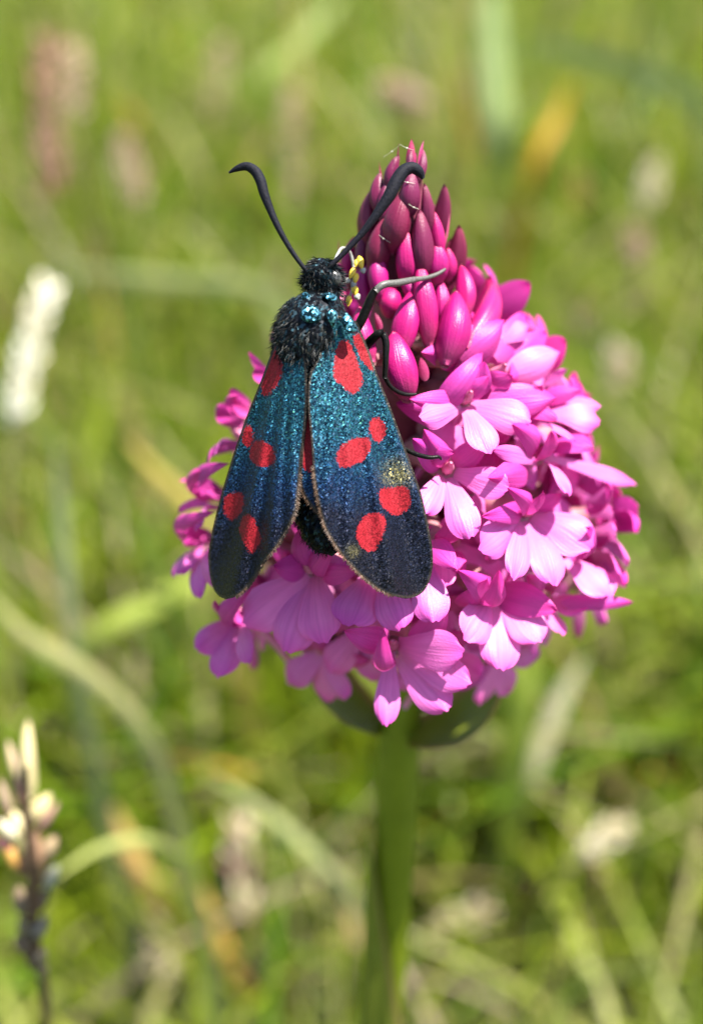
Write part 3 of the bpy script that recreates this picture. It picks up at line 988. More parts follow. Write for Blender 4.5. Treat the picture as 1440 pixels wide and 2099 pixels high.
def wing(name, left, right, spots, zf, base, folds, pale=None, mats='wing', thick=0.10, nu=150, nv=64):
    y0 = max(min(p[1] for p in left), min(p[1] for p in right))
    y1 = min(max(p[1] for p in left), max(p[1] for p in right))
    s = np.linspace(0, 1, nu)
    ys = y0 + (y1 - y0) * (s - 0.06 * np.sin(2 * math.pi * s) / 1.0 * 1.0)
    ys = y0 + (y1 - y0) * (0.5 - 0.5 * np.cos(math.pi * s)) * .35 + (y1 - y0) * s * .65
    xl, xr = interp_curve(left, ys), interp_curve(right, ys)
    v_ = 0.5 - 0.5 * np.cos(math.pi * np.linspace(0, 1, nv))
    v_ = .5 * v_ + .5 * np.linspace(0, 1, nv)
    X = xl[:, None] + (xr - xl)[:, None] * v_[None]
    Y = np.repeat(ys[:, None], nv, axis=1)
    sdp = np.full(X.shape, 60.0)
    for P in spots:
        sdp = np.minimum(sdp, poly_sd(X, Y, chaikin([Z2(*q) for q in P])))
    outline = np.concatenate([np.column_stack([xl, ys]), np.column_stack([xr, ys])[::-1]])
    ed = np.abs(poly_sd(X, Y, outline[::3]))
    th = np.arctan2(X - base[0], Y - base[1])
    rad = np.hypot(X - base[0], Y - base[1])
    fold = np.zeros_like(X)
    for (ang, sig, amp) in folds:
        fold += amp * np.exp(-((th - ang) / sig) ** 2) * np.clip((rad - 130) / 330, 0, 1)
    Zd = zf(X, Y) - fold
    P = CAM[None, None] + Zd[..., None] * (FWD + ((X - 720) / 1049.5 * TAN)[..., None] * RGT + ((1049.5 - Y) / 1049.5 * TAN)[..., None] * UPV)
    n = nu * nv
    top = P.reshape(-1, 3)
    bot = (P + FWD * thick * np.clip(ed / 10, 0, 1)[..., None]).reshape(-1, 3) + FWD * .012
    f1 = grid_faces(nu, nv)
    faces = np.concatenate([f1, f1[:, ::-1] + n])
    # rim
    ring = np.concatenate([np.arange(nv), np.arange(1, nu) * nv + nv - 1, (nu - 1) * nv + np.arange(nv - 2, -1, -1), np.arange(nu - 2, 0, -1) * nv])
    r2 = np.roll(ring, -1)
    faces = np.concatenate([faces, np.stack([ring, r2, r2 + n, ring + n], -1)])
    pl = np.zeros_like(X)
    if pale:
        for (cx, cy, r_, am) in pale:
            pl = np.maximum(pl, am * np.exp(-((X - cx) ** 2 + (Y - cy) ** 2) / r_ ** 2))
    at = {'spot': sdp / 36.0, 'edge': ed / 36.0, 'along': (Y - 660) / 560.0, 'pale': pl}
    at = {k: np.concatenate([q.ravel(), q.ravel()]) for k, q in at.items()}
    o = obj(name, np.concatenate([top, bot]), faces, M[mats], moth, at)
    return o, P, X, Y


R_left = [Z2(*q) for q in [(800, 75), (775, 110), (740, 180), (690, 330), (655, 390), (640, 470), (640, 600), (655, 760), (670, 960), (690, 1100), (740, 1290), (830, 1430), (950, 1560), (1060, 1640), (1130, 1668), (1190, 1681)]]
R_right = [Z2(*q) for q in [(812, 75), (900, 100), (940, 165), (985, 270), (1030, 400), (1110, 600), (1200, 850), (1280, 1080), (1325, 1280), (1345, 1400), (1347, 1500), (1325, 1590), (1290, 1645), (1250, 1670), (1202, 1681)]]
L_left = [Z2(*q) for q in [(530, 60), (490, 110), (465, 180), (440, 260), (370, 450), (290, 650), (220, 850), (150, 1080), (95, 1300), (73, 1440), (83, 1555), (108, 1635), (140, 1670), (172, 1684)]]
L_right = [Z2(*q) for q in [(542, 60), (580, 120), (610, 230), (630, 380), (634, 560), (624, 700), (605, 850), (588, 1050), (572, 1180), (530, 1275), (470, 1375), (385, 1480), (325, 1578), (260, 1650), (215, 1676), (180, 1684)]]
SP_R = [[(820, 215), (870, 210), (905, 300), (952, 420), (945, 485), (890, 528), (858, 492), (788, 442), (784, 380), (795, 280)],
        [(888, 185), (940, 168), (978, 270), (1016, 350), (1018, 405), (960, 352), (918, 280)],
        [(1020, 643), (1062, 668), (1088, 710), (1077, 772), (1030, 803), (988, 742), (983, 690)],
        [(797, 882), (828, 808), (900, 768), (982, 763), (1003, 800), (982, 872), (900, 928), (838, 941), (802, 915)],
        [(1036, 1060), (1100, 1052), (1195, 1038), (1215, 1075), (1228, 1140), (1192, 1192), (1140, 1212), (1080, 1182), (1042, 1130)],
        [(938, 1240), (1000, 1186), (1072, 1203), (1087, 1260), (1060, 1342), (1000, 1430), (958, 1402), (912, 1350), (915, 1290)]]
SP_L = [[(492, 245), (498, 380), (472, 462), (420, 522), (390, 540), (370, 490), (383, 400), (420, 300), (455, 248)],
        [(305, 686), (332, 730), (327, 792), (300, 836), (262, 790), (267, 720)],
        [(318, 788), (400, 782), (442, 830), (459, 900), (400, 941), (338, 922), (307, 880)],
        [(188, 1077), (272, 1077), (278, 1140), (247, 1212), (205, 1244), (162, 1200), (157, 1130)],
        [(288, 1196), (332, 1220), (379, 1340), (347, 1402), (320, 1436), (287, 1382), (252, 1320), (252, 1250)]]
wr, PR, XR, YR = wing('forewing', R_left, R_right, SP_R, zwing_r, (705, 600), [(0.03, .05, .45), (.16, .035, .38), (.25, .04, -.30), (-.08, .04, .35), (.34, .03, .2)],
                      pale=[(813, 972, 26, 1.0), (722, 1130, 12, .45)])
wlft, PL, XL, YL = wing('forewing', L_left, L_right, SP_L, zwing_l, (600, 600), [(-.09, .04, .75), (-.19, .035, .62), (-.28, .04, -.45), (-.01, .035, .5), (-.36, .04, .35)])


def hairs(base, direction, length, width, rnd, side=None):
    """thin curved triangles"""
    n = len(base)
    d = direction / (np.linalg.norm(direction, axis=1)[:, None] + 1e-9)
    sd_ = np.cross(d, np.array([0.2, -0.8, 0.5]) + rng.normal(0, .4, (n, 3)))
    sd_ /= np.linalg.norm(sd_, axis=1)[:, None] + 1e-9
    w = (width[:, None] * .5) * sd_
    mid = base + d * length[:, None] * .55
    tip = base + (d + rng.normal(0, .10, (n, 3))) * length[:, None]
    Vv = np.stack([base - w, base + w, mid - w * .75, mid + w * .75, tip], 1).reshape(-1, 3)
    b = (np.arange(n) * 5)[:, None]
    fq = np.concatenate([b + 0, b + 1, b + 3, b + 2], 1).tolist() + np.concatenate([b + 2, b + 3, b + 4], 1).tolist()
    return Vv, fq, np.repeat(rnd, 5)


def fringe(w_o, P, side, lo, hi, dens=900, extra=None):
    nu = P.shape[0]
    col_i = 0 if side == 'l' else P.shape[1] - 1
    edge = P[int(lo * nu):int(hi * nu), col_i]
    inner = P[int(lo * nu):int(hi * nu), 3 if side == 'l' else -4]
    t = rng.uniform(0, len(edge) - 1.001, dens)
    i0 = t.astype(int)
    fr = (t - i0)[:, None]
    b = edge[i0] * (1 - fr) + edge[i0 + 1] * fr
    e_dir = edge[i0 + 1] - edge[i0]
    outv = edge[i0] - inner[i0]
    e_dir /= np.linalg.norm(e_dir, axis=1)[:, None] + 1e-9
    outv = outv - e_dir * (outv * e_dir).sum(1)[:, None]
    outv /= np.linalg.norm(outv, axis=1)[:, None] + 1e-9
    d = outv + e_dir * .5 + rng.normal(0, .18, (dens, 3))
    v_, f_, r_ = hairs(b - outv * .04, d, rng.uniform(.10, .26, dens), np.full(dens, .04), rng.random(dens))
    o = obj('fringe', v_, f_, M['fringe'], w_o, {'rnd': r_})
    o["kind"] = "stuff"


fringe(wr, PR, 'l', .52, .99)
fringe(wlft, PL, 'r', .55, .99)

# hindwings: red, edged blue-black, mostly under the forewings
h_r_l = [(634, 800), (627, 850), (620, 900), (616, 950), (613, 985), (622, 1015), (640, 1040), (690, 1090), (735, 1120), (780, 1130)]
h_r_r = [(640, 800), (690, 850), (740, 900), (775, 960), (795, 1010), (800, 1050), (799, 1080), (795, 1100), (790, 1120), (785, 1130)]
spot_h = [[(632, 500), (1000, 640), (1060, 900), (1000, 1040), (800, 1010), (668, 975), (640, 962), (604, 925), (604, 800), (625, 640)]]
hr, PH, XH, YH = wing('hindwing', h_r_l, h_r_r, spot_h, lambda x, y: zwing_r(x, y) + .38 + .25 * np.clip((640 - x) / 30, 0, 1), (640, 640), [(.02, .04, .05)], nu=70, nv=30, thick=.06)
h_l_l = [(618, 800), (570, 860), (530, 930), (515, 1000), (512, 1040), (514, 1075), (520, 1090)]
h_l_r = [(628, 800), (630, 850), (626, 900), (620, 950), (614, 1000), (607, 1030), (590, 1060), (560, 1080), (528, 1090)]
spot_h2 = [[(632, 500), (640, 900), (592, 1000), (585, 1030), (480, 1060), (400, 1040), (380, 900), (560, 560)]]
hl, PH2, XH2, YH2 = wing('hindwing', h_l_l, h_l_r, spot_h2, lambda x, y: zwing_l(x, y) + .42, (620, 640), [(-.05, .04, .05)], nu=70, nv=30, thick=.06)
fringe(hr, PH, 'l', .5, .98, 300)

# body: head, thorax and abdomen in one mesh
spine = [(655, 530, 77.6, .25), (656, 545, 77.6, .75), (660, 568, 77.6, 1.05), (664, 592, 77.6, .92), (664, 606, 77.6, .88), (658, 626, 77.5, 1.45), (646, 662, 77.6, 2.0), (637, 710, 77.8, 2.05),
         (634, 765, 78.1, 1.75), (634, 830, 78.5, 1.4), (638, 920, 78.6, 1.35), (640, 1010, 78.4, 1.25), (650, 1070, 78.3, 1.12), (668, 1110, 78.2, .85), (686, 1136, 78.2, .2)]
SP = np.array([V(a, b, c) for a, b, c, r in spine])
SR = [s[3] for s in spine]
BN, BS = 110, 36
v, f, tu = tube(SP, SR, BN, BS)
# segment rings on the abdomen
seg = np.clip((tu - .50) / .1, 0, 1) * .05 * np.sin(tu * 2 * math.pi * 19)
Q = catmull(np.column_stack([SP, SR]), BN)
cen = np.repeat(Q[:, :3], BS, axis=0)
v = cen + (v - cen) * (1 + seg)[:, None]
bodyo = obj('body', v, f, M['body'], moth, {'tu': tu})
BV = v.reshape(BN, BS, 3)
BC = Q[:, :3]


PADS = [(637, 640, 30, 34), (682, 648, 18, 34), (715, 658, 24, 34), (676, 606, 22, 14), (628, 605, 20, 14)]


def body_fur(n, u0, u1, lmin, lmax, wid, back, name='fur', cluster=0.25):
    i0 = (rng.uniform(u0, u1, n) * (BN - 1)).astype(int).clip(1, BN - 2)
    j0 = rng.integers(0, BS, n)
    b = BV[i0, j0] + rng.normal(0, .06, (n, 3))
    nrmv = BV[i0, j0] - BC[i0]
    nrmv /= np.linalg.norm(nrmv, axis=1)[:, None]
    keep = (nrmv @ FWD) < .45
    tg = BC[i0 + 1] - BC[i0 - 1]
    tg /= np.linalg.norm(tg, axis=1)[:, None]
    # tufts lean together
    cl = rng.normal(0, cluster, (BN, BS, 3))
    d = nrmv * .75 + tg * back + cl[i0 // 3 * 3, j0 // 2 * 2] + rng.normal(0, .16, (n, 3))
    L = rng.uniform(lmin, lmax, n)
    rel = b - CAM
    dep = rel @ FWD
    bx_ = 720 + (rel @ RGT) / dep / TAN * 1049.5
    by_ = 1049.5 - (rel @ UPV) / dep / TAN * 1049.5
    for (cx, cy, ra, rb) in PADS:
        L = np.where(((bx_ - cx) / ra) ** 2 + ((by_ - cy) / rb) ** 2 < 1, L * .22, L)
    vv, ff, rr = hairs(b[keep] - nrmv[keep] * .08, d[keep], L[keep], np.full(keep.sum(), wid), rng.random(keep.sum()))
    o = obj(name, vv, ff, M['fur'], bodyo, {'rnd': rr})
    o["kind"] = "stuff"


# u is arc length: head 0..0.13, thorax 0.15..0.42, abdomen 0.5..1
body_fur(3600, .005, .135, .25, .60, .035, .45)
body_fur(7200, .135, .40, .25, .60, .035, .9)
body_fur(3200, .60, .985, .18, .38, .035, 1.0)


def shell(name, pts, z, thick, m, bulge=.35, n=14, rings=6, parent=None):
    """a raised scale pad from a pixel outline"""
    P = chaikin(pts, 1)
    c = P.mean(0)
    vs = [V(c[0], c[1], z - bulge)]
    for k in range(1, rings + 1):
        q = k / rings
        for p in P:
            x, y = c + (p - c) * q
            vs.append(V(x, y, z - bulge * (1 - q ** 2.2) + (0.25 if k == rings else 0)))
    S = len(P)
    fs = [[0, 1 + (j + 1) % S, 1 + j] for j in range(S)]
    for k in range(rings - 1):
        for j in range(S):
            a, b = 1 + k * S + j, 1 + k * S + (j + 1) % S
            fs.append([a, b, b + S, a + S])
    return obj(name, vs, fs, m, parent or moth)


Z7 = lambda x, y: (590 + x / 7.2, 500 + y / 7.2)
shell('tegula', [Z7(*q) for q in [(190, 960), (260, 900), (400, 900), (480, 980), (500, 1090), (440, 1160), (330, 1180), (220, 1140), (180, 1050)]], 75.42, .2, M['tegula'], .10)
shell('tegula', [Z7(*q) for q in [(570, 1000), (640, 950), (720, 990), (740, 1070), (700, 1180), (660, 1250), (600, 1160), (570, 1080)]], 75.38, .2, M['tegula'], .10)
shell('tegula', [Z7(*q) for q in [(800, 1060), (860, 1000), (930, 1080), (1010, 1200), (1050, 1290), (950, 1330), (860, 1290), (790, 1180)]], 75.38, .2, M['tegula'], .08)
shell('collar', [Z7(*q) for q in [(500, 740), (580, 705), (700, 740), (740, 810), (700, 860), (580, 830), (510, 800)]], 75.95, .2, M['tegula'], .08)
shell('collar', [Z7(*q) for q in [(190, 740), (250, 700), (330, 740), (360, 800), (290, 840), (200, 820)]], 76.25, .2, M['tegula'], .08)


def ellipsoid(name, c, axes, m, parent, n=12, s=16):
    """axes: three vectors in mm"""
    th = np.linspace(0, math.pi, n)
    ph = np.linspace(0, 2 * math.pi, s, endpoint=False)
    vs = np.array([c + axes[0] * math.sin(t) * math.cos(p) + axes[1] * math.sin(t) * math.sin(p) + axes[2] * math.cos(t) for t in th for p in ph])
    return obj(name, vs, grid_faces(n, s, True), m, parent)


ellipsoid('eye', V(684, 569, 77.1), [RGT * .46 - UPV * .12, UPV * .5, FWD * .42], M['eye'], moth)
ellipsoid('eye', V(637, 573, 77.6), [RGT * .42, UPV * .5, FWD * .42], M['eye'], moth)


def px_tube(name, pts, m, parent, n=40, sides=10):
    P = [V(a, b, c) for a, b, c, r in pts]
    rr = [r * c / PXMM for a, b, c, r in pts]
    v_, f_, t_ = tube(P, rr, n, sides)
    return obj(name, v_, f_, m, parent)


px_tube('antenna', [(634, 562, 77.0, 4.5), (626, 553, 76.9, 4.5), (602, 521, 76.8, 5), (573, 472, 76.7, 6.3), (553, 428, 76.7, 8), (541, 396, 76.7, 10), (533, 368, 76.8, 11), (521, 349, 76.9, 10.5), (505, 341, 77.0, 9), (487, 345, 77.1, 6.5), (469, 354, 77.2, 2)], M['antenna'], moth, 60, 14)
px_tube('antenna', [(664, 562, 76.9, 4.5), (672, 551, 76.8, 5), (702, 521, 76.7, 5.5), (742, 478, 76.6, 7), (776, 433, 76.5, 10), (799, 398, 76.5, 13), (814, 368, 76.6, 14), (829, 349, 76.7, 13), (846, 344, 76.8, 12), (859, 353, 76.9, 10), (867, 366, 77.0, 4)], M['antenna'], moth, 60, 14)


def leg(segs):
    """segs: list of (points, material)"""
    o0 = None
    for nm, pts, m in segs:
        o = px_tube(nm, pts, m, moth if o0 is None else o0, 22, 10)
        if o0 is None:
            o0 = o


leg([('leg', [(705, 690, 78.6, 9), (722, 682, 78.8, 10), (736, 664, 78.6, 10), (752, 630, 78.3, 9.5), (766, 600, 78.0, 8.5), (772, 592, 77.9, 7.5)], M['leg']),
     ('tibia', [(769, 597, 77.9, 7), (778, 588, 77.9, 7.5), (815, 580, 78.6, 7.5), (850, 573, 79.6, 6.5)], M['leggrey']),
     ('tarsus', [(848, 573, 79.5, 6), (870, 570, 80.0, 5), (895, 562, 80.6, 4), (912, 552, 81.0, 3)], M['leggrey'])])
leg([('leg', [(725, 740, 79.2, 9), (745, 716, 78.9, 9), (764, 694, 78.2, 9.5), (780, 683, 77.9, 8.5), (785, 683, 77.9, 8)], M['leg']),
     ('tibia', [(783, 682, 77.9, 7), (788, 692, 77.9, 7.5), (790, 735, 78.0, 6.5), (788, 775, 78.3, 5.5)], M['leg']),
     ('tarsus', [(788, 772, 78.3, 5), (798, 790, 78.6, 4.5), (815, 803, 79.0, 4.5), (835, 809, 79.3, 4), (854, 808, 79.5, 3)], M['leg'])])
leg([('leg', [(720, 860, 79.4, 8), (760, 880, 79.3, 7), (810, 905, 78.9, 5)], M['leg']),
     ('tarsus', [(808, 904, 78.9, 4.5), (840, 926, 78.3, 5), (862, 934, 78.1, 5), (885, 938, 78.0, 4.5), (900, 937, 78.1, 3.5), (904, 942, 78.2, 2)], M['leg'])])
for pts in [[(615, 690, 79.4, 9), (590, 660, 80.6, 9), (600, 640, 82.5, 7), (640, 640, 84.5, 5)],
            [(610, 740, 79.5, 9), (575, 745, 81.5, 9), (585, 780, 83.0, 6), (600, 800, 84.5, 4)],
            [(612, 800, 79.6, 8), (575, 850, 81.6, 8), (560, 900, 83.0, 6), (565, 930, 84.0, 4)]]:
    leg([('leg', pts, M['leg'])])
# proboscis carrying yellow pollinia
px_tube('proboscis', [(676, 560, 78.0, 3), (684, 540, 78.6, 3), (692, 520, 79.2, 3), (702, 508, 79.8, 3), (716, 516, 80.4, 3), (724, 545, 80.6, 3), (722, 590, 80.6, 3), (716, 612, 80.6, 2.5)], M['grey'], moth, 40, 8)
for (x0, y0, x1, y1, w, mm) in [(735, 525, 742, 552, 8, 'yellow'), (727, 548, 716, 572, 7, 'yellow'), (731, 560, 726, 582, 7, 'yellow'), (725, 585, 729, 607, 8, 'yellow'), (716, 606, 713, 628, 7, 'yellow'), (732, 532, 728, 548, 6, 'yellow'),
                                (742, 550, 746, 560, 7, 'grey'), (716, 572, 708, 580, 7, 'grey'), (726, 578, 722, 590, 7, 'grey'), (729, 604, 735, 614, 8, 'grey')]:
    v, f, a = bud(V(x0, y0, 80.0), V(x1, y1, 79.8), w * 2 * 80 / PXMM, -FWD, hook=.05, N=8, S=10)
    obj('pollinium', v, f, M[mm], moth)


# ------------------------------------------------------------------ seed heads and dry blades in the meadow
def ground_below(P, drift):
    return np.array([P[0] + drift[0], P[1] + drift[1], -1.0])


def spikelets(path, n, rad_mm, size, cols, flat=.5):
    """many pointed husks round an axis; returns one joined mesh"""
    VV, FF, CC = [], [], []
    Pn = catmull(path, 60)
    tg = np.gradient(Pn, axis=0)
    for q in range(n):
        u = (q + rng.random()) / n
        i0 = int(u * 58)
        c = Pn[i0]
        t = nrm(tg[i0])
        a = q * 2.4 + rng.normal(0, .3)
        s1 = nrm(np.cross(t, [.3, .9, .2]))
        s2 = np.cross(t, s1)
        d = s1 * math.cos(a) + s2 * math.sin(a)
        env = math.sin(math.pi * min(1, .12 + .86 * u)) ** .6
        b = c + d * rad_mm * .25 * env
        e = b + nrm(d * .55 + t * 1.0 + rng.normal(0, .15, 3)) * size * rng.uniform(.8, 1.25)
        b2 = b + d * rad_mm * .35 * env
        e = e + d * rad_mm * .35 * env
        v_, f_, a_ = bud(b2, e, size * flat * rng.uniform(.8, 1.2), d, N=4, S=5)
        k = sum(len(x) for x in VV)
        VV.append(v_)
        FF += [[k + w for w in ff] for ff in f_]
        cc = np.array(cols[rng.integers(len(cols))]) * rng.uniform(.85, 1.15)
        CC.append(np.tile([*cc, 1.0], (len(v_), 1)))
    return np.concatenate(VV), FF, np.concatenate(CC)


def seed_head(top, bot, z, wpx, cols, label, n=46, drift=(0, 0), stem_c=(.26, .24, .10), group=None, zb=None):
    A = V(bot[0], bot[1], zb or z)
    B = V(top[0], top[1], z)
    w = wpx * .72 * z / PXMM
    G = ground_below(A, drift)
    root = empty('seed_head', G)
    tag(root, label, 'seed head', group)
    mid = (A + G) / 2 + np.array([drift[0] * .1, drift[1] * .1, 0])
    v_, f_, t_ = tube([G, mid, A, A + (B - A) * .85], [.75, .65, .5, .25], 26, 7)
    obj('stalk', v_, f_, M['dry'], root, {'col': np.tile([*stem_c, 1.0], (len(v_), 1))})
    L = np.linalg.norm(B - A)
    v_, f_, c_ = spikelets([A, (A + B) / 2 + rng.normal(0, .02 * L, 3), B], n, w * .5, max(3.0, min(w * .75, L * .3)), cols)
    o = obj('husk', v_, f_, M['dry'], root, {'col': c_})
    o["kind"] = "stuff"
    return root


TAN_ = [(.42, .30, .20), (.50, .38, .26), (.38, .24, .18)]
PINK = [(.40, .24, .19), (.46, .30, .25), (.34, .18, .15), (.50, .38, .28)]
CREAM = [(.62, .55, .36), (.70, .63, .45), (.52, .44, .28)]
WHITE = [(.80, .76, .62), (.74, .68, .50), (.84, .80, .70)]
RUST = [(.34, .14, .07), (.42, .20, .09)]
SG = 'seed heads standing in the meadow'
for a in [
    ((96, 78), (110, 400), 330, 62, [(.30, .15, .12), (.36, .20, .15), (.26, .11, .08)], 'tall pinkish brown grass seed head, the longest and darkest in the meadow', 70),
    ((150, 95), (152, 250), 345, 52, TAN_, 'pale tan seed head right behind the tall pinkish brown one', 40),
    ((98, 585), (28, 868), 235, 44, WHITE, 'bleached white seed head leaning below the tall pinkish brown one', 70),
    ((252, 285), (286, 425), 420, 44, PINK, 'small pinkish tan seed head between the tall brown one and the moth antenna', 40),
    ((592, 180), (600, 455), 500, 40, TAN_, 'slender tan seed head rising behind the gap between the moth antennae', 50),
    ((452, 90), (440, 245), 560, 40, TAN_, 'faint tan seed head high behind the bent moth antenna tip', 34),
    ((785, 178), (880, 212), 460, 44, PINK, 'pale pinkish seed head nodding sideways above the orchid tip', 36),
    ((1342, 335), (1318, 432), 400, 42, CREAM, 'cream seed head hanging pale against dark green grass', 34),
    ((1266, 718), (1260, 805), 330, 56, CREAM + TAN_, 'stubby cream seed head level with the white orchid petals', 34),
    ((1306, 475), (1300, 550), 400, 50, PINK, 'stubby pinkish seed head below the hanging cream one', 30),
    ((1185, 640), (1180, 700), 420, 46, PINK, 'faint pinkish seed head just beyond the topmost open orchid flowers', 24),
    ((1182, 362), (1186, 440), 520, 40, RUST, 'small reddish seed head under the orange withered leaf', 24),
    ((1270, 1696), (1192, 1755), 225, 36, CREAM, 'single cream husked head lying slanted over low grass', 26),
    ((488, 1690), (505, 1890), 235, 48, CREAM + PINK, 'cream seed head with a brown stalk near the orchid stem foot', 44),
    ((995, 1868), (862, 1925), 250, 50, CREAM + TAN_, 'buff seed head slanting close behind the orchid stem', 40),
    ((310, 1880), (338, 2030), 235, 46, TAN_ + CREAM, 'tan seed head low in the grass near the dark jointed spike', 40),
    ((1418, 1005), (1426, 1062), 360, 36, RUST + TAN_, 'rusty seed head beside the widest orchid flowers', 24),
    ((1395, 1100), (1410, 1160), 380, 40, PINK, 'dull pink seed head just below the rusty one', 22),
]:
    seed_head(a[0], a[1], a[2], a[3], a[4], a[5], a[6], (rng.normal(0, 12), rng.normal(0, 10) + 6), group=SG)


def dry_blade(pts, w, c, label, name='dry_blade', drift=(0, 0), cat='grass blade'):
    """pts: (px, py, depth) from the tip down; then the blade runs on down to the soil"""
    P = [V(*p) for p in pts]
    last = P[-1]
    d = nrm(P[-1] - P[-2])
    G = np.array([last[0] + d[0] * 20 + drift[0], last[1] + drift[1] + 15, -1.0])
    P = P + [(last * .45 + G * .55) + d * 4, G]
    P = np.array(P)
    Q_ = catmull(P, 40)
    t = np.gradient(Q_, axis=0)
    t /= np.linalg.norm(t, axis=1)[:, None]
    view = Q_ - CAM
    s = np.cross(t, view)
    s /= np.linalg.norm(s, axis=1)[:, None]
    s = s + np.cross(t, s) * .35
    u = np.linspace(0, 1, 40)
    hw = .5 * w * np.clip(u / .12, 0.03, 1) ** .7
    mid = Q_ + np.cross(t, s) * (hw * .35)[:, None]
    vs = np.stack([Q_ - s * hw[:, None], mid, Q_ + s * hw[:, None]], 1).reshape(-1, 3)
    o = obj(name, vs, grid_faces(40, 3), M['dry'], None, {'col': np.tile([*c, 1.0], (len(vs), 1))}, origin=G)
    tag(o, label, cat)


dry_blade([(1172, 158, 430), (1150, 220, 430), (1105, 310, 425)], 3.4, (.32, .17, .015), 'orange withered leaf standing above the orchid flowers', 'withered_leaf', cat='leaf')
dry_blade([(110, 552, 370), (330, 575, 372), (560, 605, 375)], 4.0, (.40, .42, .17), 'pale straw stalk lying almost level behind the moth head', 'straw_stalk', cat='stalk')
dry_blade([(700, -10, 640), (600, 100, 620), (525, 170, 600)], 6, (.19, .24, .06), 'wide pale yellow green blade slanting far behind the antennae')
dry_blade([(1000, -40, 560), (1008, 120, 540), (1020, 260, 520)], 9, (.20, .26, .10), 'wide greyish green blade standing far behind the orchid tip')
dry_blade([(1080, 85, 520), (1250, 130, 510), (1430, 210, 500)], 7, (.28, .34, .13), 'pale green blade slanting far behind the orange withered leaf')
dry_blade([(1200, 1340, 240), (1150, 1430, 240), (1095, 1570, 240)], 2.9, (.34, .32, .20), 'greyish dry blade slanting beside the leafy bract under the flowers')
dry_blade([(112, 880, 190), (130, 1120, 195), (150, 1330, 200), (175, 1460, 205)], 2.0, (.24, .27, .13), 'long greyish stalk upright between bleached seed head and jointed spike', 'straw_stalk', cat='stalk')
dry_blade([(-40, 1200, 190), (40, 1290, 192), (190, 1390, 196)], 2.4, (.40, .38, .16), 'yellowish blade arching across the long greyish stalk')
dry_blade([(255, 895, 240), (300, 950, 240), (368, 1020, 240)], 3.2, (.48, .37, .09), 'yellow orange blade slanting beside the lit tips of orchid sepals')
dry_blade([(430, 1590, 215), (560, 1680, 215), (650, 1760, 215)], 1.8, (.36, .38, .16), 'thin pale stalk slanting towards the orchid stem', 'straw_stalk', cat='stalk')
dry_blade([(415, 1820, 235), (440, 1900, 235), (465, 1960, 235)], 2.6, (.50, .27, .08), 'orange brown blade beside the cream seed head with a brown stalk')
dry_blade([(232, 1650, 230), (255, 1710, 230), (280, 1770, 230)], 3.0, (.48, .30, .10), 'orange tan blade between jointed spike and thin pale stalk')
dry_blade([(110, 1800, 150), (190, 1745, 155), (260, 1725, 160)], 1.4, (.36, .38, .12), 'curved yellow green blade touching the jointed spike')
dry_blade([(1085, 1300, 230), (1070, 1450, 232), (1060, 1560, 235)], 4.0, (.25, .31, .04), 'bright yellow green blade upright beside the leafy bract', 'grass_blade')
dry_blade([(500, 1120, 250), (330, 1230, 250), (240, 1270, 250)], 3.4, (.24, .29, .05), 'fresh yellow green blade slanting towards the orchid flowers', 'grass_blade')

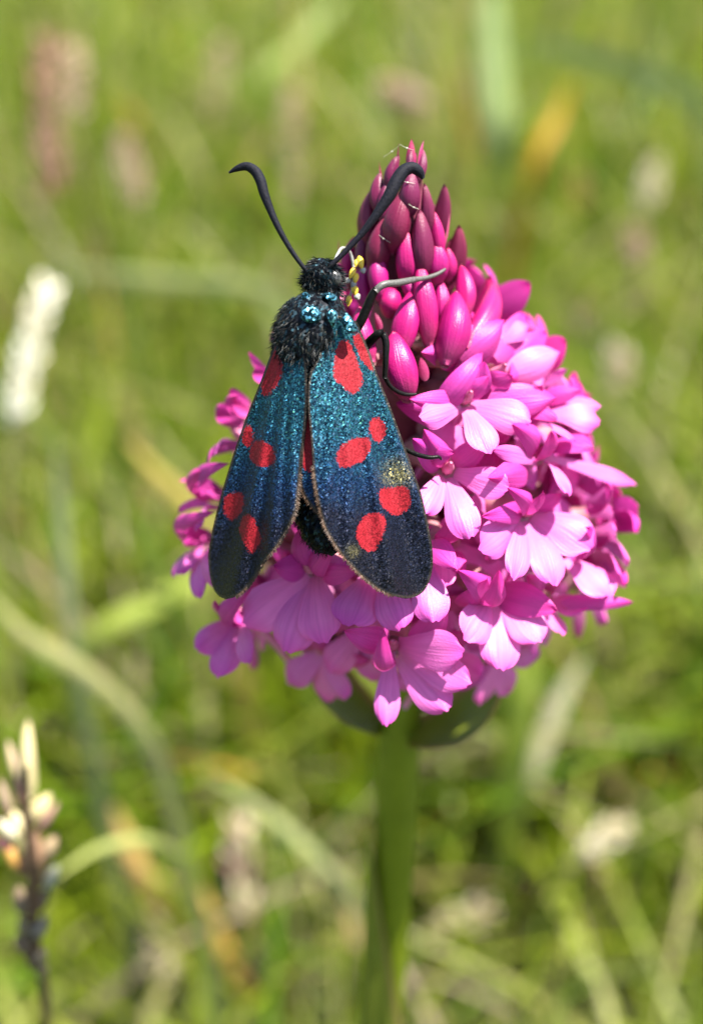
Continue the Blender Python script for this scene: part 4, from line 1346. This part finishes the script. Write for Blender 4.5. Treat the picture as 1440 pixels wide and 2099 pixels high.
# the near, jointed spike at the frame's lower corner
ZS6 = lambda x, y: (x / 3.185, 1440 + y / 3.185)
zb = 118
ax_px = [(300, 2090), (290, 1850), (250, 1650), (215, 1480), (230, 1280), (215, 1060), (190, 860), (165, 650), (175, 420)]
AX = np.array([V(*ZS6(*p), zb - 2 * k) for k, p in enumerate(ax_px)])
Gs = np.array([AX[0][0] + 2, AX[0][1] + 8, -1.0])
spike = empty('jointed_spike', Gs)
tag(spike, 'dark jointed spike with cream and pink husks below the bleached seed head', 'seed head')
v, f, t_ = tube(np.vstack([[Gs], [(Gs + AX[0]) / 2], AX]), [1.0, .8] + [.40, .42, .45, .42, .42, .40, .35, .28, .15], 60, 9)
obj('stalk', v, f, M['dry'], spike, {'col': np.tile([.15, .085, .06, 1.0], (len(v), 1))})
HUSK = [((205, 560), (185, 100), 75, (.62, .52, .28)), ((150, 600), (115, 300), 70, (.36, .20, .16)), ((110, 430), (52, 240), 42, (.52, .40, .26)), ((215, 560), (215, 330), 50, (.60, .50, .30)),
        ((190, 700), (335, 590), 90, (.60, .50, .26)), ((250, 800), (390, 640), 45, (.46, .27, .22)), ((150, 790), (45, 680), 75, (.56, .48, .28)), ((90, 840), (-20, 760), 62, (.62, .56, .42)),
        ((60, 930), (-30, 900), 60, (.62, .20, .24)), ((130, 1020), (40, 950), 75, (.46, .26, .07)), ((300, 960), (370, 860), 80, (.50, .36, .22)), ((190, 960), (160, 850), 65, (.52, .40, .22)),
        ((215, 1100), (235, 830), 110, (.27, .16, .10)), ((300, 1190), (385, 1060), 80, (.50, .48, .36)), ((250, 1180), (255, 1000), 110, (.28, .19, .08)), ((140, 1080), (170, 960), 80, (.22, .10, .07)),
        ((180, 1360), (120, 1180), 100, (.24, .17, .11)), ((245, 1330), (320, 1200), 70, (.22, .16, .12)), ((235, 1560), (310, 1390), 70, (.26, .22, .18)), ((200, 1540), (130, 1400), 80, (.25, .20, .11)),
        ((200, 1650), (95, 1530), 80, (.18, .13, .09)), ((240, 1720), (300, 1600), 70, (.24, .19, .14)), ((255, 1760), (180, 1620), 60, (.17, .10, .07)), ((285, 1830), (310, 1700), 50, (.22, .17, .12)), ((30, 640), (0, 490), 50, (.42, .30, .22))]
for q, (b, e, w, c) in enumerate(HUSK):
    A = V(*ZS6(*b), zb - 6)
    near = AX[np.argmin(np.linalg.norm(AX - A, axis=1))]
    dz = rng.uniform(-1.6, .6)
    B = V(*ZS6(*e), zb - 6 - 1.2 + dz)
    A = A * .75 + near * .25
    v, f, a = bud(A, B, w * 1.4 / 3.185 * 112 / PXMM, -FWD, N=10, S=12, seed=q)
    obj('husk', v, f, M['dry'], spike, {'col': np.tile([*c, 1.0], (len(v), 1))})
